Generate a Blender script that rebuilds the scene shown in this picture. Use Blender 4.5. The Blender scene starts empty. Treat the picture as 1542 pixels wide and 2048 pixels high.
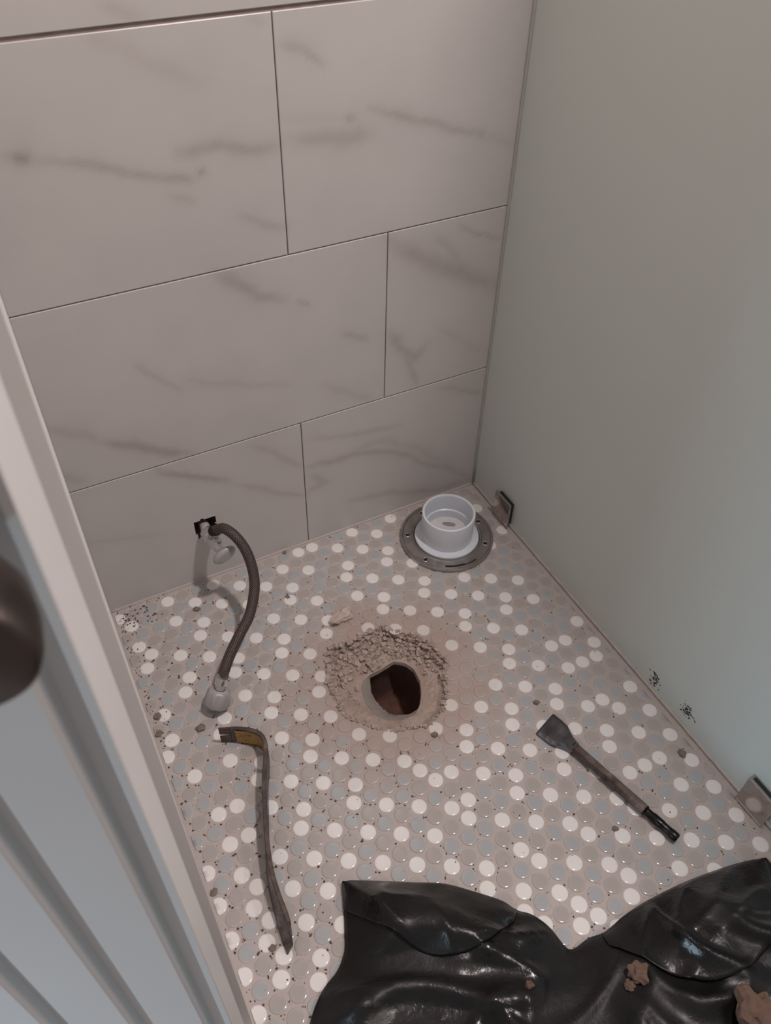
import bpy, bmesh, math, random
import numpy as np
from mathutils import Vector, Matrix, noise
random.seed(7)
C = bpy.context.scene.collection
sc = bpy.context.scene

# ------------------------------------------------------------------ camera, world, lights, exposure
cam_data = bpy.data.cameras.new('camera')
cam = bpy.data.objects.new('camera', cam_data); C.objects.link(cam)
cam.matrix_world = Matrix(((0.8864958, 0.31512086, -0.33885696, -0.76711755),
                           (-0.46231749, 0.63431297, -0.61960439, -1.02527177),
                           (0.01969109, 0.70593619, 0.70800167, 1.17599130),
                           (0, 0, 0, 1)))
cam_data.sensor_fit = 'HORIZONTAL'; cam_data.sensor_width = 36.0
cam_data.lens = 36.0 * 1656.543 / 1542.0
cam_data.clip_start = 0.01; cam_data.clip_end = 50
cam_data.dof.use_dof = True; cam_data.dof.focus_distance = 1.40; cam_data.dof.aperture_fstop = 15.0
sc.camera = cam

world = bpy.data.worlds.new('world'); sc.world = world; world.use_nodes = True
wb = world.node_tree.nodes['Background']
wb.inputs[0].default_value = (1.0, 0.94, 0.915, 1); wb.inputs[1].default_value = 0.255

def area(name, loc, target, size, power, color, shape='DISK', size_y=None):
    l = bpy.data.lights.new(name, 'AREA'); l.shape = shape; l.size = size
    if size_y: l.size_y = size_y
    l.energy = power; l.color = color
    o = bpy.data.objects.new(name, l); C.objects.link(o); o.location = loc
    o.rotation_euler = (Vector(target) - Vector(loc)).to_track_quat('-Z', 'Y').to_euler()
    return o
area('ceiling_downlight_lamp', (0.016, -0.82, 2.365), (0.016, -0.82, 0), 0.12, 27.0, (1.0, 0.885, 0.86))
area('cool_door_fill', (-1.85, -1.02, 0.25), (-0.85, -0.75, 0.25), 0.45, 7.5, (0.60, 0.82, 1.0), 'RECTANGLE', 0.35)  # cool light added low at left to tint the door bluish; no window built
area('warm_door_fill', (0.75, -1.65, 1.95), (-0.8, -0.8, 0.6), 0.5, 14.0, (1.0, 0.87, 0.83), 'RECTANGLE', 0.14)  # warm fill added to brighten the door grooves; no fixture there

sc.view_settings.view_transform = 'Standard'; sc.view_settings.look = 'None'
sc.view_settings.gamma = 1.0; sc.view_settings.use_curve_mapping = False
sc.view_settings.exposure = 0.0

# ------------------------------------------------------------------ measured plan (metres)
VEINS=[([(-0.6969, 0.7918), (-0.6798, 0.7845)], 0.0123, 0.5), ([(-0.6798, 0.7845), (-0.6162, 0.7667), (-0.5773, 0.754), (-0.5428, 0.7405), (-0.5032, 0.7296), (-0.4934, 0.7298)], 0.0088, 0.35), ([(-0.5075, 0.7632), (-0.4819, 0.7638), (-0.456, 0.7639), (-0.4174, 0.7533), (-0.3768, 0.7466)], 0.0123, 0.35), ([(-0.4854, 0.7397), (-0.4794, 0.7355)], 0.0105, 0.4), ([(-0.5289, 0.7107), (-0.4978, 0.7001)], 0.007, 0.2), ([(-0.4403, 0.6677), (-0.4134, 0.6502), (-0.3741, 0.6347)], 0.007, 0.25), ([(-0.5909, 0.8991), (-0.571, 0.8921), (-0.5258, 0.8666), (-0.4711, 0.8385)], 0.014, 0.14), ([(-0.4085, 0.9), (-0.3848, 0.8898)], 0.0088, 0.15), ([(-0.569, 0.9254), (-0.5285, 0.912)], 0.0105, 0.2), ([(-0.3677, 0.8668), (-0.3422, 0.8601), (-0.3097, 0.8406)], 0.007, 0.3), ([(-0.3554, 0.754), (-0.32, 0.7515), (-0.2764, 0.7447), (-0.2464, 0.7445)], 0.0175, 0.33), ([(-0.2819, 0.7711), (-0.2673, 0.7658)], 0.0105, 0.35), ([(-0.2467, 0.7773), (-0.2011, 0.7624), (-0.1533, 0.7455), (-0.0944, 0.725), (-0.0636, 0.7146)], 0.0079, 0.35), ([(-0.0725, 0.7174), (-0.0574, 0.7129)], 0.0096, 0.35), ([(-0.0636, 0.7146), (0.0012, 0.6899)], 0.0105, 0.15), ([(-0.374, 0.7847), (-0.2761, 0.7671)], 0.0123, 0.12), ([(-0.4811, 0.5954), (-0.4512, 0.5688), (-0.4236, 0.5418), (-0.3933, 0.53)], 0.0158, 0.35), ([(-0.3697, 0.5239), (-0.3462, 0.5076)], 0.0053, 0.3), ([(-0.2886, 0.4495), (-0.2532, 0.4207)], 0.007, 0.3), ([(-0.6182, 0.4839), (-0.5818, 0.4418), (-0.5626, 0.42)], 0.0061, 0.25), ([(-0.5523, 0.4368), (-0.4933, 0.4086), (-0.3878, 0.3746)], 0.0061, 0.2), ([(-0.7657, 0.423), (-0.7174, 0.3916), (-0.6935, 0.3683)], 0.0123, 0.25), ([(-0.6935, 0.3683), (-0.6522, 0.3499), (-0.6039, 0.3142), (-0.5621, 0.295)], 0.0131, 0.45), ([(-0.7702, 0.339), (-0.7311, 0.3025)], 0.0123, 0.25), ([(-0.3267, 0.3548), (-0.2432, 0.2959)], 0.0088, 0.2), ([(-0.2117, 0.5846), (-0.167, 0.5502), (-0.1198, 0.518), (-0.0808, 0.4999), (-0.0023, 0.4561)], 0.0245, 0.38), ([(-0.1331, 0.5758), (-0.1036, 0.5443), (-0.0715, 0.5022)], 0.0123, 0.25), ([(-0.0889, 0.5828), (-0.009, 0.5406)], 0.0044, 0.35), ([(-0.2074, 0.422), (-0.1876, 0.3921), (-0.1572, 0.358), (-0.1387, 0.3779)], 0.014, 0.35), ([(-0.1826, 0.3857), (-0.1493, 0.3029)], 0.0096, 0.3), ([(-0.1215, 0.4125), (-0.0227, 0.3336)], 0.0088, 0.12), ([(-0.6251, 0.2857), (-0.5733, 0.2483), (-0.5084, 0.2137)], 0.0096, 0.4), ([(-0.4659, 0.2777), (-0.416, 0.2307), (-0.3786, 0.1986)], 0.0105, 0.25), ([(-0.5088, 0.2104), (-0.4221, 0.15), (-0.3704, 0.1154)], 0.0088, 0.25), ([(-0.3589, 0.2486), (-0.2824, 0.2317), (-0.1813, 0.2182)], 0.007, 0.25), ([(-0.3695, 0.189), (-0.3229, 0.1825), (-0.2628, 0.1832), (-0.1896, 0.1551), (-0.1218, 0.1033), (-0.0231, 0.0301)], 0.0088, 0.35), ([(-0.2829, 0.1909), (-0.222, 0.1977), (-0.1351, 0.1404), (-0.0626, 0.0733)], 0.0123, 0.2), ([(-0.3727, 0.129), (-0.3343, 0.1381), (-0.358, 0.1663)], 0.0105, 0.28), ([(-0.2843, 0.0717), (-0.1976, 0.0546), (-0.0932, 0.0173), (-0.0089, 0.0103)], 0.0105, 0.3), ([(-0.1013, 0.2764), (0.0005, 0.2317)], 0.007, 0.25), ([(-0.7752, 0.183), (-0.634, 0.1397)], 0.007, 0.12)]
TILES='7718,10793,B 7436,10794,B 7153,10795,G 6870,10796,G 6586,10798,W 6303,10799,W 6019,10801,G 5735,10802,G 5451,10804,B 5166,10805,B 4882,10806,G 4598,10807,G 4313,10808,G 4029,10808,B 3745,10809,B 3460,10811,B 3176,10812,G 2892,10814,W 2607,10816,W 2323,10819,B 2038,10821,W 1754,10825,G 1469,10828,W 1184,10831,G 899,10834,G 614,10837,G 328,10840,G 42,10842,G 7577,10546,G 7294,10547,B 7011,10548,G 6728,10550,W 6445,10551,W 6162,10553,B 5878,10554,G 5594,10556,B 5310,10557,G 5025,10558,G 4741,10559,G 4457,10560,G 4173,10561,G 3889,10562,G 3605,10563,G 3320,10565,B 3036,10567,G 2752,10569,W 2467,10571,G 2183,10574,B 1898,10578,G 1614,10581,W 1329,10584,B 1044,10588,G 758,10591,G 472,10594,W 186,10597,W 7718,10299,G 7436,10300,G 7153,10301,W 6870,10302,G 6587,10303,W 6304,10305,G 6021,10306,B 5737,10308,W 5453,10310,G 5169,10311,G 4885,10312,G 4601,10313,W 4317,10314,W 4033,10315,W 3749,10316,G 3465,10318,G 3181,10319,G 2896,10322,B 2612,10324,W 2327,10327,G 2043,10331,W 1758,10334,W 1473,10338,W 1188,10341,W 902,10345,B 616,10349,G 330,10352,G 44,10354,G 7577,10052,B 7295,10052,W 7013,10054,G 6730,10055,G 6447,10057,G 6164,10058,B 5880,10060,G 5596,10062,G 5313,10063,G 5029,10065,G 4745,10066,W 4461,10067,G 4178,10068,G 3894,10069,B 3610,10071,G 3325,10072,G 3041,10075,G 2756,10077,G 2471,10080,G 2186,10084,W 1901,10087,G 1616,10091,G 1331,10095,W 1045,10099,G 760,10102,B 473,10106,W 187,10109,G 7719,9804,G 7437,9804,G 7155,9805,G 6873,9807,G 6590,9808,G 6307,9810,W 6024,9812,W 5740,9814,W 5456,9816,G 5173,9817,G 4889,9819,G 4605,9820,G 4322,9821,G 4038,9823,B 3754,9824,G 3470,9826,B 3185,9828,G 2900,9830,G 2615,9833,G 2330,9837,G 2044,9840,G 1759,9844,W 1474,9848,W 1188,9852,B 902,9856,G 616,9860,B 329,9863,G 43,9867,B 7579,9556,G 7298,9557,B 7016,9558,G 6734,9560,W 6451,9562,W 6168,9564,G 5884,9566,G 5600,9568,B 5317,9570,G 5033,9572,B 4749,9573,W 4466,9575,G 4182,9576,B 3898,9578,G 3614,9579,G 3329,9581,B 3044,9584,W 2758,9586,W 2473,9590,B 2187,9593,G 1901,9597,B 1615,9601,G 1329,9605,G 1043,9609,W 757,9613,G 471,9617,B 184,9621,G 7721,9308,G 7440,9309,G 7159,9310,G 6877,9312,G 6595,9313,G 6312,9315,G 6029,9318,G 5745,9320,G 5461,9322,W 5177,9324,G 4893,9326,B 4609,9328,B 4326,9330,W 4042,9331,G 3757,9333,G 3472,9335,B 3187,9337,W 2901,9340,G 2615,9343,G 2329,9346,G 2043,9350,B 1757,9354,W 1471,9358,G 1184,9362,W 898,9366,B 611,9370,W 324,9374,W 38,9378,B 7583,9061,G 7302,9062,W 7021,9064,W 6739,9066,G 6456,9068,W 6173,9070,B 5889,9072,G 5605,9075,B 5321,9077,W 5037,9080,G 4753,9082,W 4469,9083,W 4185,9085,G 3900,9087,B 3615,9089,G 3330,9091,G 3044,9093,W 2758,9096,G 2460,9093,B 2176,9095,B 1892,9099,W 1607,9102,W 1325,9115,B 1038,9119,B 751,9123,G 464,9127,B 177,9131,W 7725,8814,G 7445,8815,G 7164,8817,W 6883,8818,G 6600,8820,B 6317,8823,G 6033,8825,G 5749,8828,W 5464,8830,G 5180,8833,G 4896,8835,W 4611,8837,W 4327,8839,B 4043,8841,W 3758,8842,W 3458,8841,W 3173,8842,W 2888,8844,G 2603,8846,W 2318,8849,W 2034,8852,G 1749,8855,G 1465,8859,B 1179,8864,G 894,8869,W 608,8873,G 322,8877,G 30,8888,G 7587,8568,G 7306,8570,G 7025,8572,G 6743,8573,G 6460,8576,G 6176,8578,G 5892,8581,B 5608,8583,G 5323,8586,G 5038,8588,W 4754,8590,B 4469,8593,W 4185,8594,G 3889,8593,W 3603,8594,B 3317,8595,W 3031,8597,G 2746,8599,G 2461,8602,G 2176,8605,W 1892,8608,G 1606,8612,W 1321,8616,G 1035,8621,G 749,8626,G 463,8630,G 176,8634,G 7728,8322,G 7448,8324,G 7167,8325,G 6885,8327,G 6603,8329,G 6319,8331,G 6035,8334,G 5750,8336,G 5466,8339,G 5181,8341,G 4896,8344,W 4611,8346,B 4326,8348,B 4034,8347,G 3748,8347,W 3461,8349,G 3175,8350,B 2887,8351,W 2602,8354,B 2318,8357,G 2033,8361,G 1748,8365,G 1462,8369,B 1175,8374,W 889,8378,B 602,8383,G 315,8387,W 29,8390,G 7588,8078,G 7308,8080,G 7026,8081,G 6744,8083,B 6461,8085,W 6177,8087,G 5892,8090,G 5608,8092,G 5323,8095,W 5038,8097,G 4753,8099,W 4464,8100,G 4178,8100,W 3892,8101,G 3606,8102,B 3318,8103,W 3032,8105,W 2746,8108,B 2461,8111,W 2175,8114,G 1890,8116,B 1603,8119,W 1317,8123,G 1029,8130,B 742,8137,W 456,8142,B 167,8144,G 7728,7833,G 7447,7834,G 7151,7838,G 6872,7839,G 6591,7841,W 6318,7841,G 6034,7844,B 5749,7846,B 5464,7848,G 5179,7850,W 4892,7852,W 4608,7853,W 4323,7854,G 4037,7855,B 3750,7856,W 3463,7857,G 3176,7859,W 2890,7862,B 2603,7865,G 2317,7867,W 2031,7870,B 1744,7872,G 1457,7876,B 1168,7882,W 878,7889,B 590,7895,G 304,7898,W 19,7900,G 7568,7590,G 7290,7591,G 7012,7592,G 6733,7594,G 6451,7596,W 6169,7598,W 5886,7600,W 5602,7602,G 5318,7604,G 5034,7605,G 4751,7607,W 4466,7608,W 4181,7608,B 3895,7609,W 3608,7611,B 3320,7612,W 3033,7615,G 2746,7618,B 2460,7621,W 2173,7623,G 1886,7625,B 1597,7628,W 1307,7633,G 1015,7640,B 726,7646,W 439,7651,B 154,7654,G 7706,7344,G 7429,7345,B 7151,7346,G 6873,7348,B 6593,7350,G 6311,7351,W 6028,7353,W 5744,7355,G 5461,7357,B 5177,7358,W 4893,7360,B 4609,7361,B 4324,7362,B 4039,7362,G 3752,7364,W 3464,7366,G 3176,7368,B 2889,7371,W 2602,7374,G 2315,7376,B 2027,7377,W 1738,7380,G 1447,7384,G 1154,7390,W 863,7397,B 575,7403,G 291,7407,W 9,7409,G 7567,7100,W 7287,7100,G 7013,7103,G 6735,7105,W 6452,7105,B 6169,7107,G 5886,7109,G 5602,7110,G 5318,7112,G 5034,7114,G 4750,7115,G 4468,7115,G 4183,7116,W 3895,7117,G 3607,7119,B 3319,7121,W 3031,7124,G 2744,7126,B 2456,7129,W 2169,7130,G 1879,7132,B 1587,7134,W 1295,7139,G 1003,7146,B 714,7153,W 429,7159,B 146,7162,G 7698,6855,G 7424,6855,B 7150,6857,W 6873,6859,G 6593,6860,W 6311,6862,G 6026,6863,W 5742,6865,G 5459,6866,B 5174,6868,G 4890,6869,G 4610,6869,G 4325,6869,B 4038,6870,W 3750,6872,G 3461,6873,W 3173,6876,G 2885,6878,B 2598,6880,W 2310,6882,G 2021,6883,B 1729,6885,W 1437,6889,G 1145,6894,B 855,6901,B 570,6908,G 286,6913,W 3,6915,G 7563,6612,W 7288,6612,G 7011,6613,W 6732,6615,G 6451,6616,B 6167,6618,W 5881,6619,B 5598,6620,G 5314,6622,G 5030,6623,G 4750,6624,B 4465,6624,W 4179,6624,G 3891,6625,B 3603,6626,G 3315,6627,B 3027,6629,W 2739,6631,G 2451,6633,B 2163,6635,W 1872,6636,G 1580,6639,G 1288,6643,W 999,6649,W 712,6656,W 428,6663,G 144,6667,G 7703,6370,G 7426,6369,B 7149,6369,W 6870,6369,B 6589,6370,W 6305,6372,G 6020,6374,B 5735,6377,G 5452,6379,G 5170,6379,B 4888,6379,W 4604,6378,G 4318,6379,B 4031,6379,B 3744,6379,B 3457,6379,W 3169,6379,G 2882,6381,B 2593,6383,W 2305,6384,G 2016,6386,B 1725,6389,W 1434,6392,G 1144,6396,B 856,6403,G 570,6411,B 285,6417,W 7563,6126,W 7286,6125,B 7006,6125,W 6724,6125,G 6441,6127,B 6157,6129,W 5872,6131,G 5588,6133,B 5306,6134,W 5024,6134,G 4741,6134,B 4457,6133,W 4171,6133,G 3884,6132,W 3599,6131,G 3313,6130,B 3026,6130,W 2737,6131,G 2449,6133,B 2160,6135,W 1871,6138,G 1580,6141,B 1290,6145,W 1001,6151,G 713,6159,W 427,6166,G 140,6169,G 7701,5883,B 7422,5882,G 7142,5881,W 6860,5881,G 6576,5882,W 6292,5883,B 6008,5886,G 5724,5888,W 5441,5890,B 5159,5890,G 4877,5889,W 4594,5888,B 4309,5888,G 4024,5886,W 3740,5883,W 3456,5880,B 3170,5879,G 2882,5879,W 2593,5880,B 2304,5882,G 2016,5885,W 1726,5889,G 1437,5894,G 1147,5900,W 858,5907,G 569,5914,B 283,5920,W 7559,5639,W 7278,5638,G 6996,5638,W 6712,5638,B 6428,5638,G 6144,5640,W 5860,5642,B 5577,5644,G 5294,5645,W 5012,5645,B 4729,5644,G 4445,5642,W 4162,5640,B 3879,5636,G 3597,5631,G 3312,5628,W 3025,5628,B 2736,5628,G 2448,5629,W 2159,5631,B 1871,5636,G 1582,5642,W 1292,5648,B 1002,5656,G 712,5663,W 424,5669,G 135,5671,B 7697,5397,G 7415,5396,B 7133,5395,W 6849,5394,G 6565,5394,W 6280,5395,B 5996,5397,G 5713,5398,W 5430,5399,B 5147,5399,G 4864,5398,W 4581,5397,B 4298,5395,G 4016,5391,W 3734,5384,W 3451,5379,B 3165,5377,G 2877,5376,W 2588,5376,B 2300,5377,G 2012,5381,W 1724,5388,G 1435,5395,G 1145,5403,W 855,5411,W 565,5418,B 278,5422,W 7555,5153,W 7272,5152,B 6988,5150,G 6703,5149,G 6418,5150,G 6134,5151,W 5850,5152,B 5566,5153,G 5283,5153,W 5000,5153,B 4718,5152,G 4435,5151,B 4153,5147,W 3870,5140,B 3587,5131,G 3302,5126,W 3015,5125,B 2727,5124,G 2439,5125,W 2152,5127,B 1864,5132,G 1576,5139,W 1286,5147,B 996,5156,G 705,5164,B 416,5169,G 128,5171,B 7694,4908,B 7412,4908,G 7128,4906,W 6843,4904,W 6557,4904,G 6272,4904,B 5987,4905,W 5703,4906,G 5420,4907,B 5137,4906,W 4855,4906,G 4574,4906,B 4291,4903,W 4008,4897,G 3723,4886,B 3438,4878,G 3151,4874,W 2864,4873,B 2577,4873,G 2290,4874,W 2002,4877,B 1714,4883,G 1425,4890,W 1136,4899,B 845,4907,B 554,4914,G 266,4918,G 7553,4664,B 7269,4662,B 6983,4660,G 6697,4658,B 6411,4658,W 6126,4659,G 5841,4660,B 5558,4660,W 5275,4660,G 4994,4661,B 4713,4661,W 4432,4660,G 4149,4656,G 3863,4645,G 3575,4631,W 3288,4625,B 3002,4623,G 2715,4622,W 2428,4622,B 2139,4623,G 1851,4627,W 1563,4633,B 1274,4641,G 984,4650,W 693,4659,W 404,4665,W 120,4670,B 7688,4419,G 7408,4418,G 7123,4415,W 6836,4413,W 6550,4412,G 6264,4413,B 5980,4414,W 5696,4415,G 5413,4415,B 5132,4415,W 4853,4416,G 4574,4416,G 4292,4415,W 3140,4374,W 2853,4372,B 2565,4371,G 2276,4371,W 1986,4372,B 1697,4376,G 1410,4383,W 1122,4392,B 833,4403,G 544,4412,B 257,4418,W 7542,4173,B 7262,4172,B 6975,4169,G 6688,4167,B 6403,4167,W 6118,4168,G 5834,4169,B 5551,4169,W 5270,4170,G 4991,4171,B 4713,4172,W 2985,4124,G 2702,4120,G 2410,4118,B 2119,4118,G 1831,4120,W 1544,4125,B 1258,4133,G 971,4145,W 684,4157,W 398,4166,G 112,4168,G 7680,3928,G 7395,3926,G 7113,3926,B 6826,3923,G 6540,3922,B 6255,3922,W 5972,3923,G 5688,3923,B 5406,3924,W 5126,3924,G 4847,3925,G 2834,3870,G 2546,3867,G 2251,3864,G 1964,3866,B 1679,3870,W 1393,3876,G 1107,3884,B 822,3896,G 536,3911,B 250,3913,W 7533,3681,B 7247,3680,W 6964,3680,B 6677,3678,W 6392,3677,G 6107,3677,B 5824,3677,W 5541,3677,G 5259,3677,B 4979,3676,W 2683,3616,G 2383,3609,G 2098,3612,W 1814,3616,G 1529,3621,B 1244,3626,W 958,3634,G 673,3648,B 388,3657,B 103,3664,G 7670,3436,G 7384,3434,B 7101,3436,G 6814,3434,G 6527,3432,B 6241,3431,G 5956,3431,G 5673,3430,B 5391,3429,W 5109,3427,G 4827,3425,G 2519,3355,W 2235,3358,G 1951,3363,B 1667,3367,W 1381,3372,G 1095,3377,B 809,3385,B 526,3401,G 241,3409,G 7520,3188,W 7233,3187,B 6950,3188,B 6661,3186,W 6372,3185,G 6085,3185,B 5802,3184,W 5520,3182,G 5238,3179,B 4954,3174,W 2660,3103,G 2375,3107,B 2091,3110,W 1806,3115,G 1521,3119,B 1235,3124,W 948,3129,G 659,3138,W 379,3153,B 94,3160,G 7656,2941,G 7369,2940,W 7085,2940,G 6793,2939,G 6502,2939,W 6213,2938,B 5929,2937,G 5647,2935,W 5365,2931,G 5082,2925,G 4797,2917,W 2803,2853,W 2518,2856,G 2232,2860,G 1947,2863,W 1662,2867,B 1377,2872,G 1090,2876,W 802,2883,B 511,2894,G 231,2905,G 7505,2693,G 7218,2692,B 6926,2690,B 6635,2691,B 6347,2691,G 6062,2691,W 5779,2689,G 5497,2685,G 5214,2679,W 4930,2671,B 4646,2661,G 3229,2605,W 2945,2605,G 2660,2608,G 2374,2610,W 2089,2613,B 1803,2617,G 1519,2621,W 1233,2625,B 946,2631,G 656,2639,W 370,2651,G 84,2657,G 7641,2446,G 7354,2445,W 7061,2442,G 6771,2442,G 6484,2443,G 6199,2443,G 5915,2442,G 5632,2439,W 5349,2434,B 5066,2426,G 4783,2417,W 4498,2406,G 4214,2394,G 3932,2381,G 3650,2370,W 3368,2364,G 3085,2361,G 2801,2362,W 2516,2363,G 2230,2365,G 1944,2367,W 1659,2371,B 1374,2376,G 1089,2381,W 800,2387,G 509,2399,B 222,2405,G 7491,2199,G 7198,2195,B 6909,2195,W 6622,2195,B 6336,2196,G 6052,2195,W 5768,2192,B 5485,2188,G 5203,2182,W 4920,2174,B 4637,2164,G 4353,2153,W 4070,2141,G 3788,2131,G 3506,2123,G 3223,2119,W 2940,2118,B 2655,2118,G 2370,2119,W 2084,2120,B 1799,2123,G 1513,2127,W 1228,2133,B 941,2139,G 649,2149,B 361,2155,G 75,2160,G 7628,1953,G 7341,1952,B 7048,1948,G 6761,1948,W 6475,1948,G 6190,1948,G 5906,1945,W 5623,1941,G 5340,1937,B 5058,1931,W 4775,1923,G 4492,1912,B 4209,1900,W 3926,1890,G 3643,1883,G 3360,1877,G 3077,1875,W 2793,1874,B 2509,1874,G 2223,1875,W 1937,1877,B 1652,1880,G 1366,1886,W 1078,1893,G 788,1900,G 501,1906,B 214,1911,G 7480,1706,B 7189,1703,G 6903,1702,G 6615,1701,B 6329,1701,W 6044,1698,G 5761,1695,B 5478,1690,W 5196,1686,G 4913,1680,B 4630,1671,W 4347,1660,G 4063,1650,B 3779,1641,G 3496,1635,W 3213,1632,B 2930,1631,G 2645,1630,W 2361,1630,G 2076,1631,G 1790,1634,G 1500,1642,G 1214,1647,G 927,1652,G 640,1658,W 354,1663,G 67,1667,G 7620,1462,W 7332,1459,W 7046,1457,G 6758,1456,W 6469,1454,G 6183,1452,B 5900,1448,W 5617,1444,G 5335,1439,B 5052,1435,W 4768,1429,G 4484,1420,B 4200,1410,W 3915,1401,G 3631,1393,B 3346,1388,G 3063,1387,W 2780,1386,B 2496,1386,G 2212,1386,W 1928,1388,G 1638,1394,G 1352,1399,G 1065,1404,G 779,1409,G 492,1415,G 206,1419,W 7475,1215,G 7190,1213,W 6902,1211,G 6611,1209,B 6323,1206,W 6038,1203,G 5756,1198,B 5474,1193,W 5191,1188,G 4906,1184,B 4621,1178,W 4337,1170,G 4052,1161,B 3766,1152,G 3480,1145,W 3196,1142,B 2913,1142,G 2630,1141,W 2347,1142,G 2063,1142,G 1775,1146,G 1489,1150,G 1203,1155,G 917,1160,G 630,1166,G 344,1170,G 54,1172,G 7619,974,G 7335,972,W 7047,969,G 6754,964,G 6464,961,B 6177,958,W 5893,954,G 5611,948,B 5329,943,W 5044,939,G 4759,934,B 4474,928,W 4189,921,G 3903,911,B 3615,903,G 3330,898,W 3047,897,G 2764,897,B 2481,897,W 2198,897,G 1911,899,G 1626,902,G 1340,906,G 1054,911,G 768,916,G 482,921,G 193,923,G 7475,729,G 7192,729,B 6899,723,B 6606,717,W 6317,713,G 6032,710,B 5748,706,W 5466,701,G 5181,696,G 4896,691,W 4612,685,G 4327,678,B 4041,670,W 3753,661,B 3466,655,G 3182,652,B 2899,651,W 2617,652,G 2333,651,B 2048,651,G 1763,654,G 1477,657,G 1191,662,G 905,666,G 617,669,G 331,674,W 45,678,G 7619,487,G 7331,484,W 7042,480,B 6753,475,G 6458,469,B 6172,465,W 5887,462,G 5604,459,B 5320,454,W 5035,449,G 4750,443,B 4466,435,W 4181,427,G 3893,419,G 3605,412,B 3318,408,W 3034,406,G 2752,406,B 2469,406,W 2184,405,G 1900,406,G 1615,408,G 1329,412,G 1043,416,G 754,421,G 469,425,G 183,429,G 7475,242,W 7186,238,G 6897,233,B 6607,227,W 6318,223,G 6031,218,B 5745,214,W 5460,209,G 5175,203,B 4890,197,G 4605,191,G 4319,184,B 4033,178,W 3747,173,W 3460,168,G 3171,161,B 2888,160,W 2604,160,G 2320,159,B 2037,159,W 1753,160,G 1468,162,G 1182,166,G 892,172,G 607,176,G 321,180,G 36,184,G 7619,-1,G 7330,-5,G 7041,-10,G 6751,-15,G 6461,-21,G 6173,-25,G 5887,-30,G 5601,-34,G 5316,-39,G'
HOLE_OUT=[(-0.3504, -0.2441), (-0.3792, -0.2466), (-0.4057, -0.25), (-0.4351, -0.2462), (-0.4492, -0.2527), (-0.4574, -0.2753), (-0.4728, -0.3039), (-0.4756, -0.3328), (-0.4753, -0.3502), (-0.481, -0.3668), (-0.4698, -0.3868), (-0.4464, -0.4151), (-0.436, -0.4274), (-0.4138, -0.441), (-0.3909, -0.4456), (-0.3683, -0.4547), (-0.3289, -0.439), (-0.3121, -0.418), (-0.2972, -0.4003), (-0.2948, -0.3809), (-0.2771, -0.3663), (-0.2827, -0.3202), (-0.2983, -0.2901), (-0.3148, -0.2734), (-0.3339, -0.2524)]
HOLE_IN=[(-0.3466, -0.3001), (-0.3302, -0.3125), (-0.3227, -0.3325), (-0.3253, -0.3577), (-0.3359, -0.3809), (-0.3476, -0.3977), (-0.3643, -0.4117), (-0.3941, -0.41), (-0.4141, -0.3986), (-0.427, -0.3774), (-0.4291, -0.3515), (-0.4222, -0.3244), (-0.4143, -0.3128), (-0.3955, -0.3064), (-0.3721, -0.3049)]
HOSE=[(-0.5589, -0.04, 0.1521), (-0.5468, -0.0601, 0.1714), (-0.5345, -0.0803, 0.1664), (-0.5263, -0.1004, 0.15), (-0.5246, -0.1205, 0.1293), (-0.5291, -0.1406, 0.1079), (-0.5413, -0.1608, 0.0906), (-0.5584, -0.1809, 0.0765), (-0.5816, -0.201, 0.0694), (-0.6058, -0.2211, 0.0584), (-0.6253, -0.2413, 0.0482), (-0.6371, -0.2614, 0.052)]
NUT=[(-0.6408, -0.2647, 0.045), (-0.6562, -0.2748, 0.012)]
BAR=[(-0.6692, -0.3322), (-0.6458, -0.3431), (-0.6266, -0.3566), (-0.6159, -0.3687), (-0.6141, -0.3848), (-0.6214, -0.407), (-0.6381, -0.4432), (-0.6537, -0.4862), (-0.6672, -0.5277), (-0.6771, -0.5686), (-0.6806, -0.6034), (-0.6815, -0.6346), (-0.6836, -0.6641)]
CHISEL={'c1': (-0.1754, -0.5268), 'c2': (-0.2203, -0.5434), 'n1': (-0.1756, -0.5818), 'n2': (-0.1989, -0.5885), 's': (-0.1842, -0.5959), 'm': (-0.1532, -0.7252), 'e': (-0.1389, -0.7795)}
FLANGE=(-0.1303, -0.1109)
FLAPS=[([(-0.5932, -0.6135), (-0.5721, -0.6251), (-0.5479, -0.6382), (-0.506, -0.6619), (-0.4703, -0.6824), (-0.4392, -0.7103), (-0.4146, -0.7348), (-0.3999, -0.7554)], [(-0.6067, -0.6476), (-0.591, -0.6782), (-0.5648, -0.7258), (-0.5445, -0.7547), (-0.524, -0.7698), (-0.5, -0.7789), (-0.467, -0.78), (-0.4134, -0.7665)]), ([(-0.3173, -0.8326), (-0.2854, -0.8292), (-0.2497, -0.8274), (-0.2074, -0.8292), (-0.166, -0.833), (-0.1257, -0.8391), (-0.0863, -0.8468), (-0.0452, -0.8584)], [(-0.3232, -0.8503), (-0.3144, -0.8694), (-0.3038, -0.8906), (-0.2905, -0.9128), (-0.2693, -0.9344), (-0.2427, -0.95), (-0.1978, -0.9554), (-0.1395, -0.9446)])]
BAGEDGE=[(-0.5929, -0.6128), (-0.5475, -0.6375), (-0.4698, -0.6818), (-0.4139, -0.7343), (-0.3993, -0.7549), (-0.3845, -0.769), (-0.3728, -0.7928), (-0.3658, -0.8276), (-0.3337, -0.8283), (-0.3075, -0.832), (-0.2479, -0.8267), (-0.1639, -0.8324), (-0.0839, -0.8462), (-0.0427, -0.8578)]
BAGLEFT=[(-0.5929, -0.6128), (-0.615, -0.6671), (-0.6283, -0.6948), (-0.647, -0.7117), (-0.6736, -0.7239), (-0.7028, -0.751)]
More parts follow.
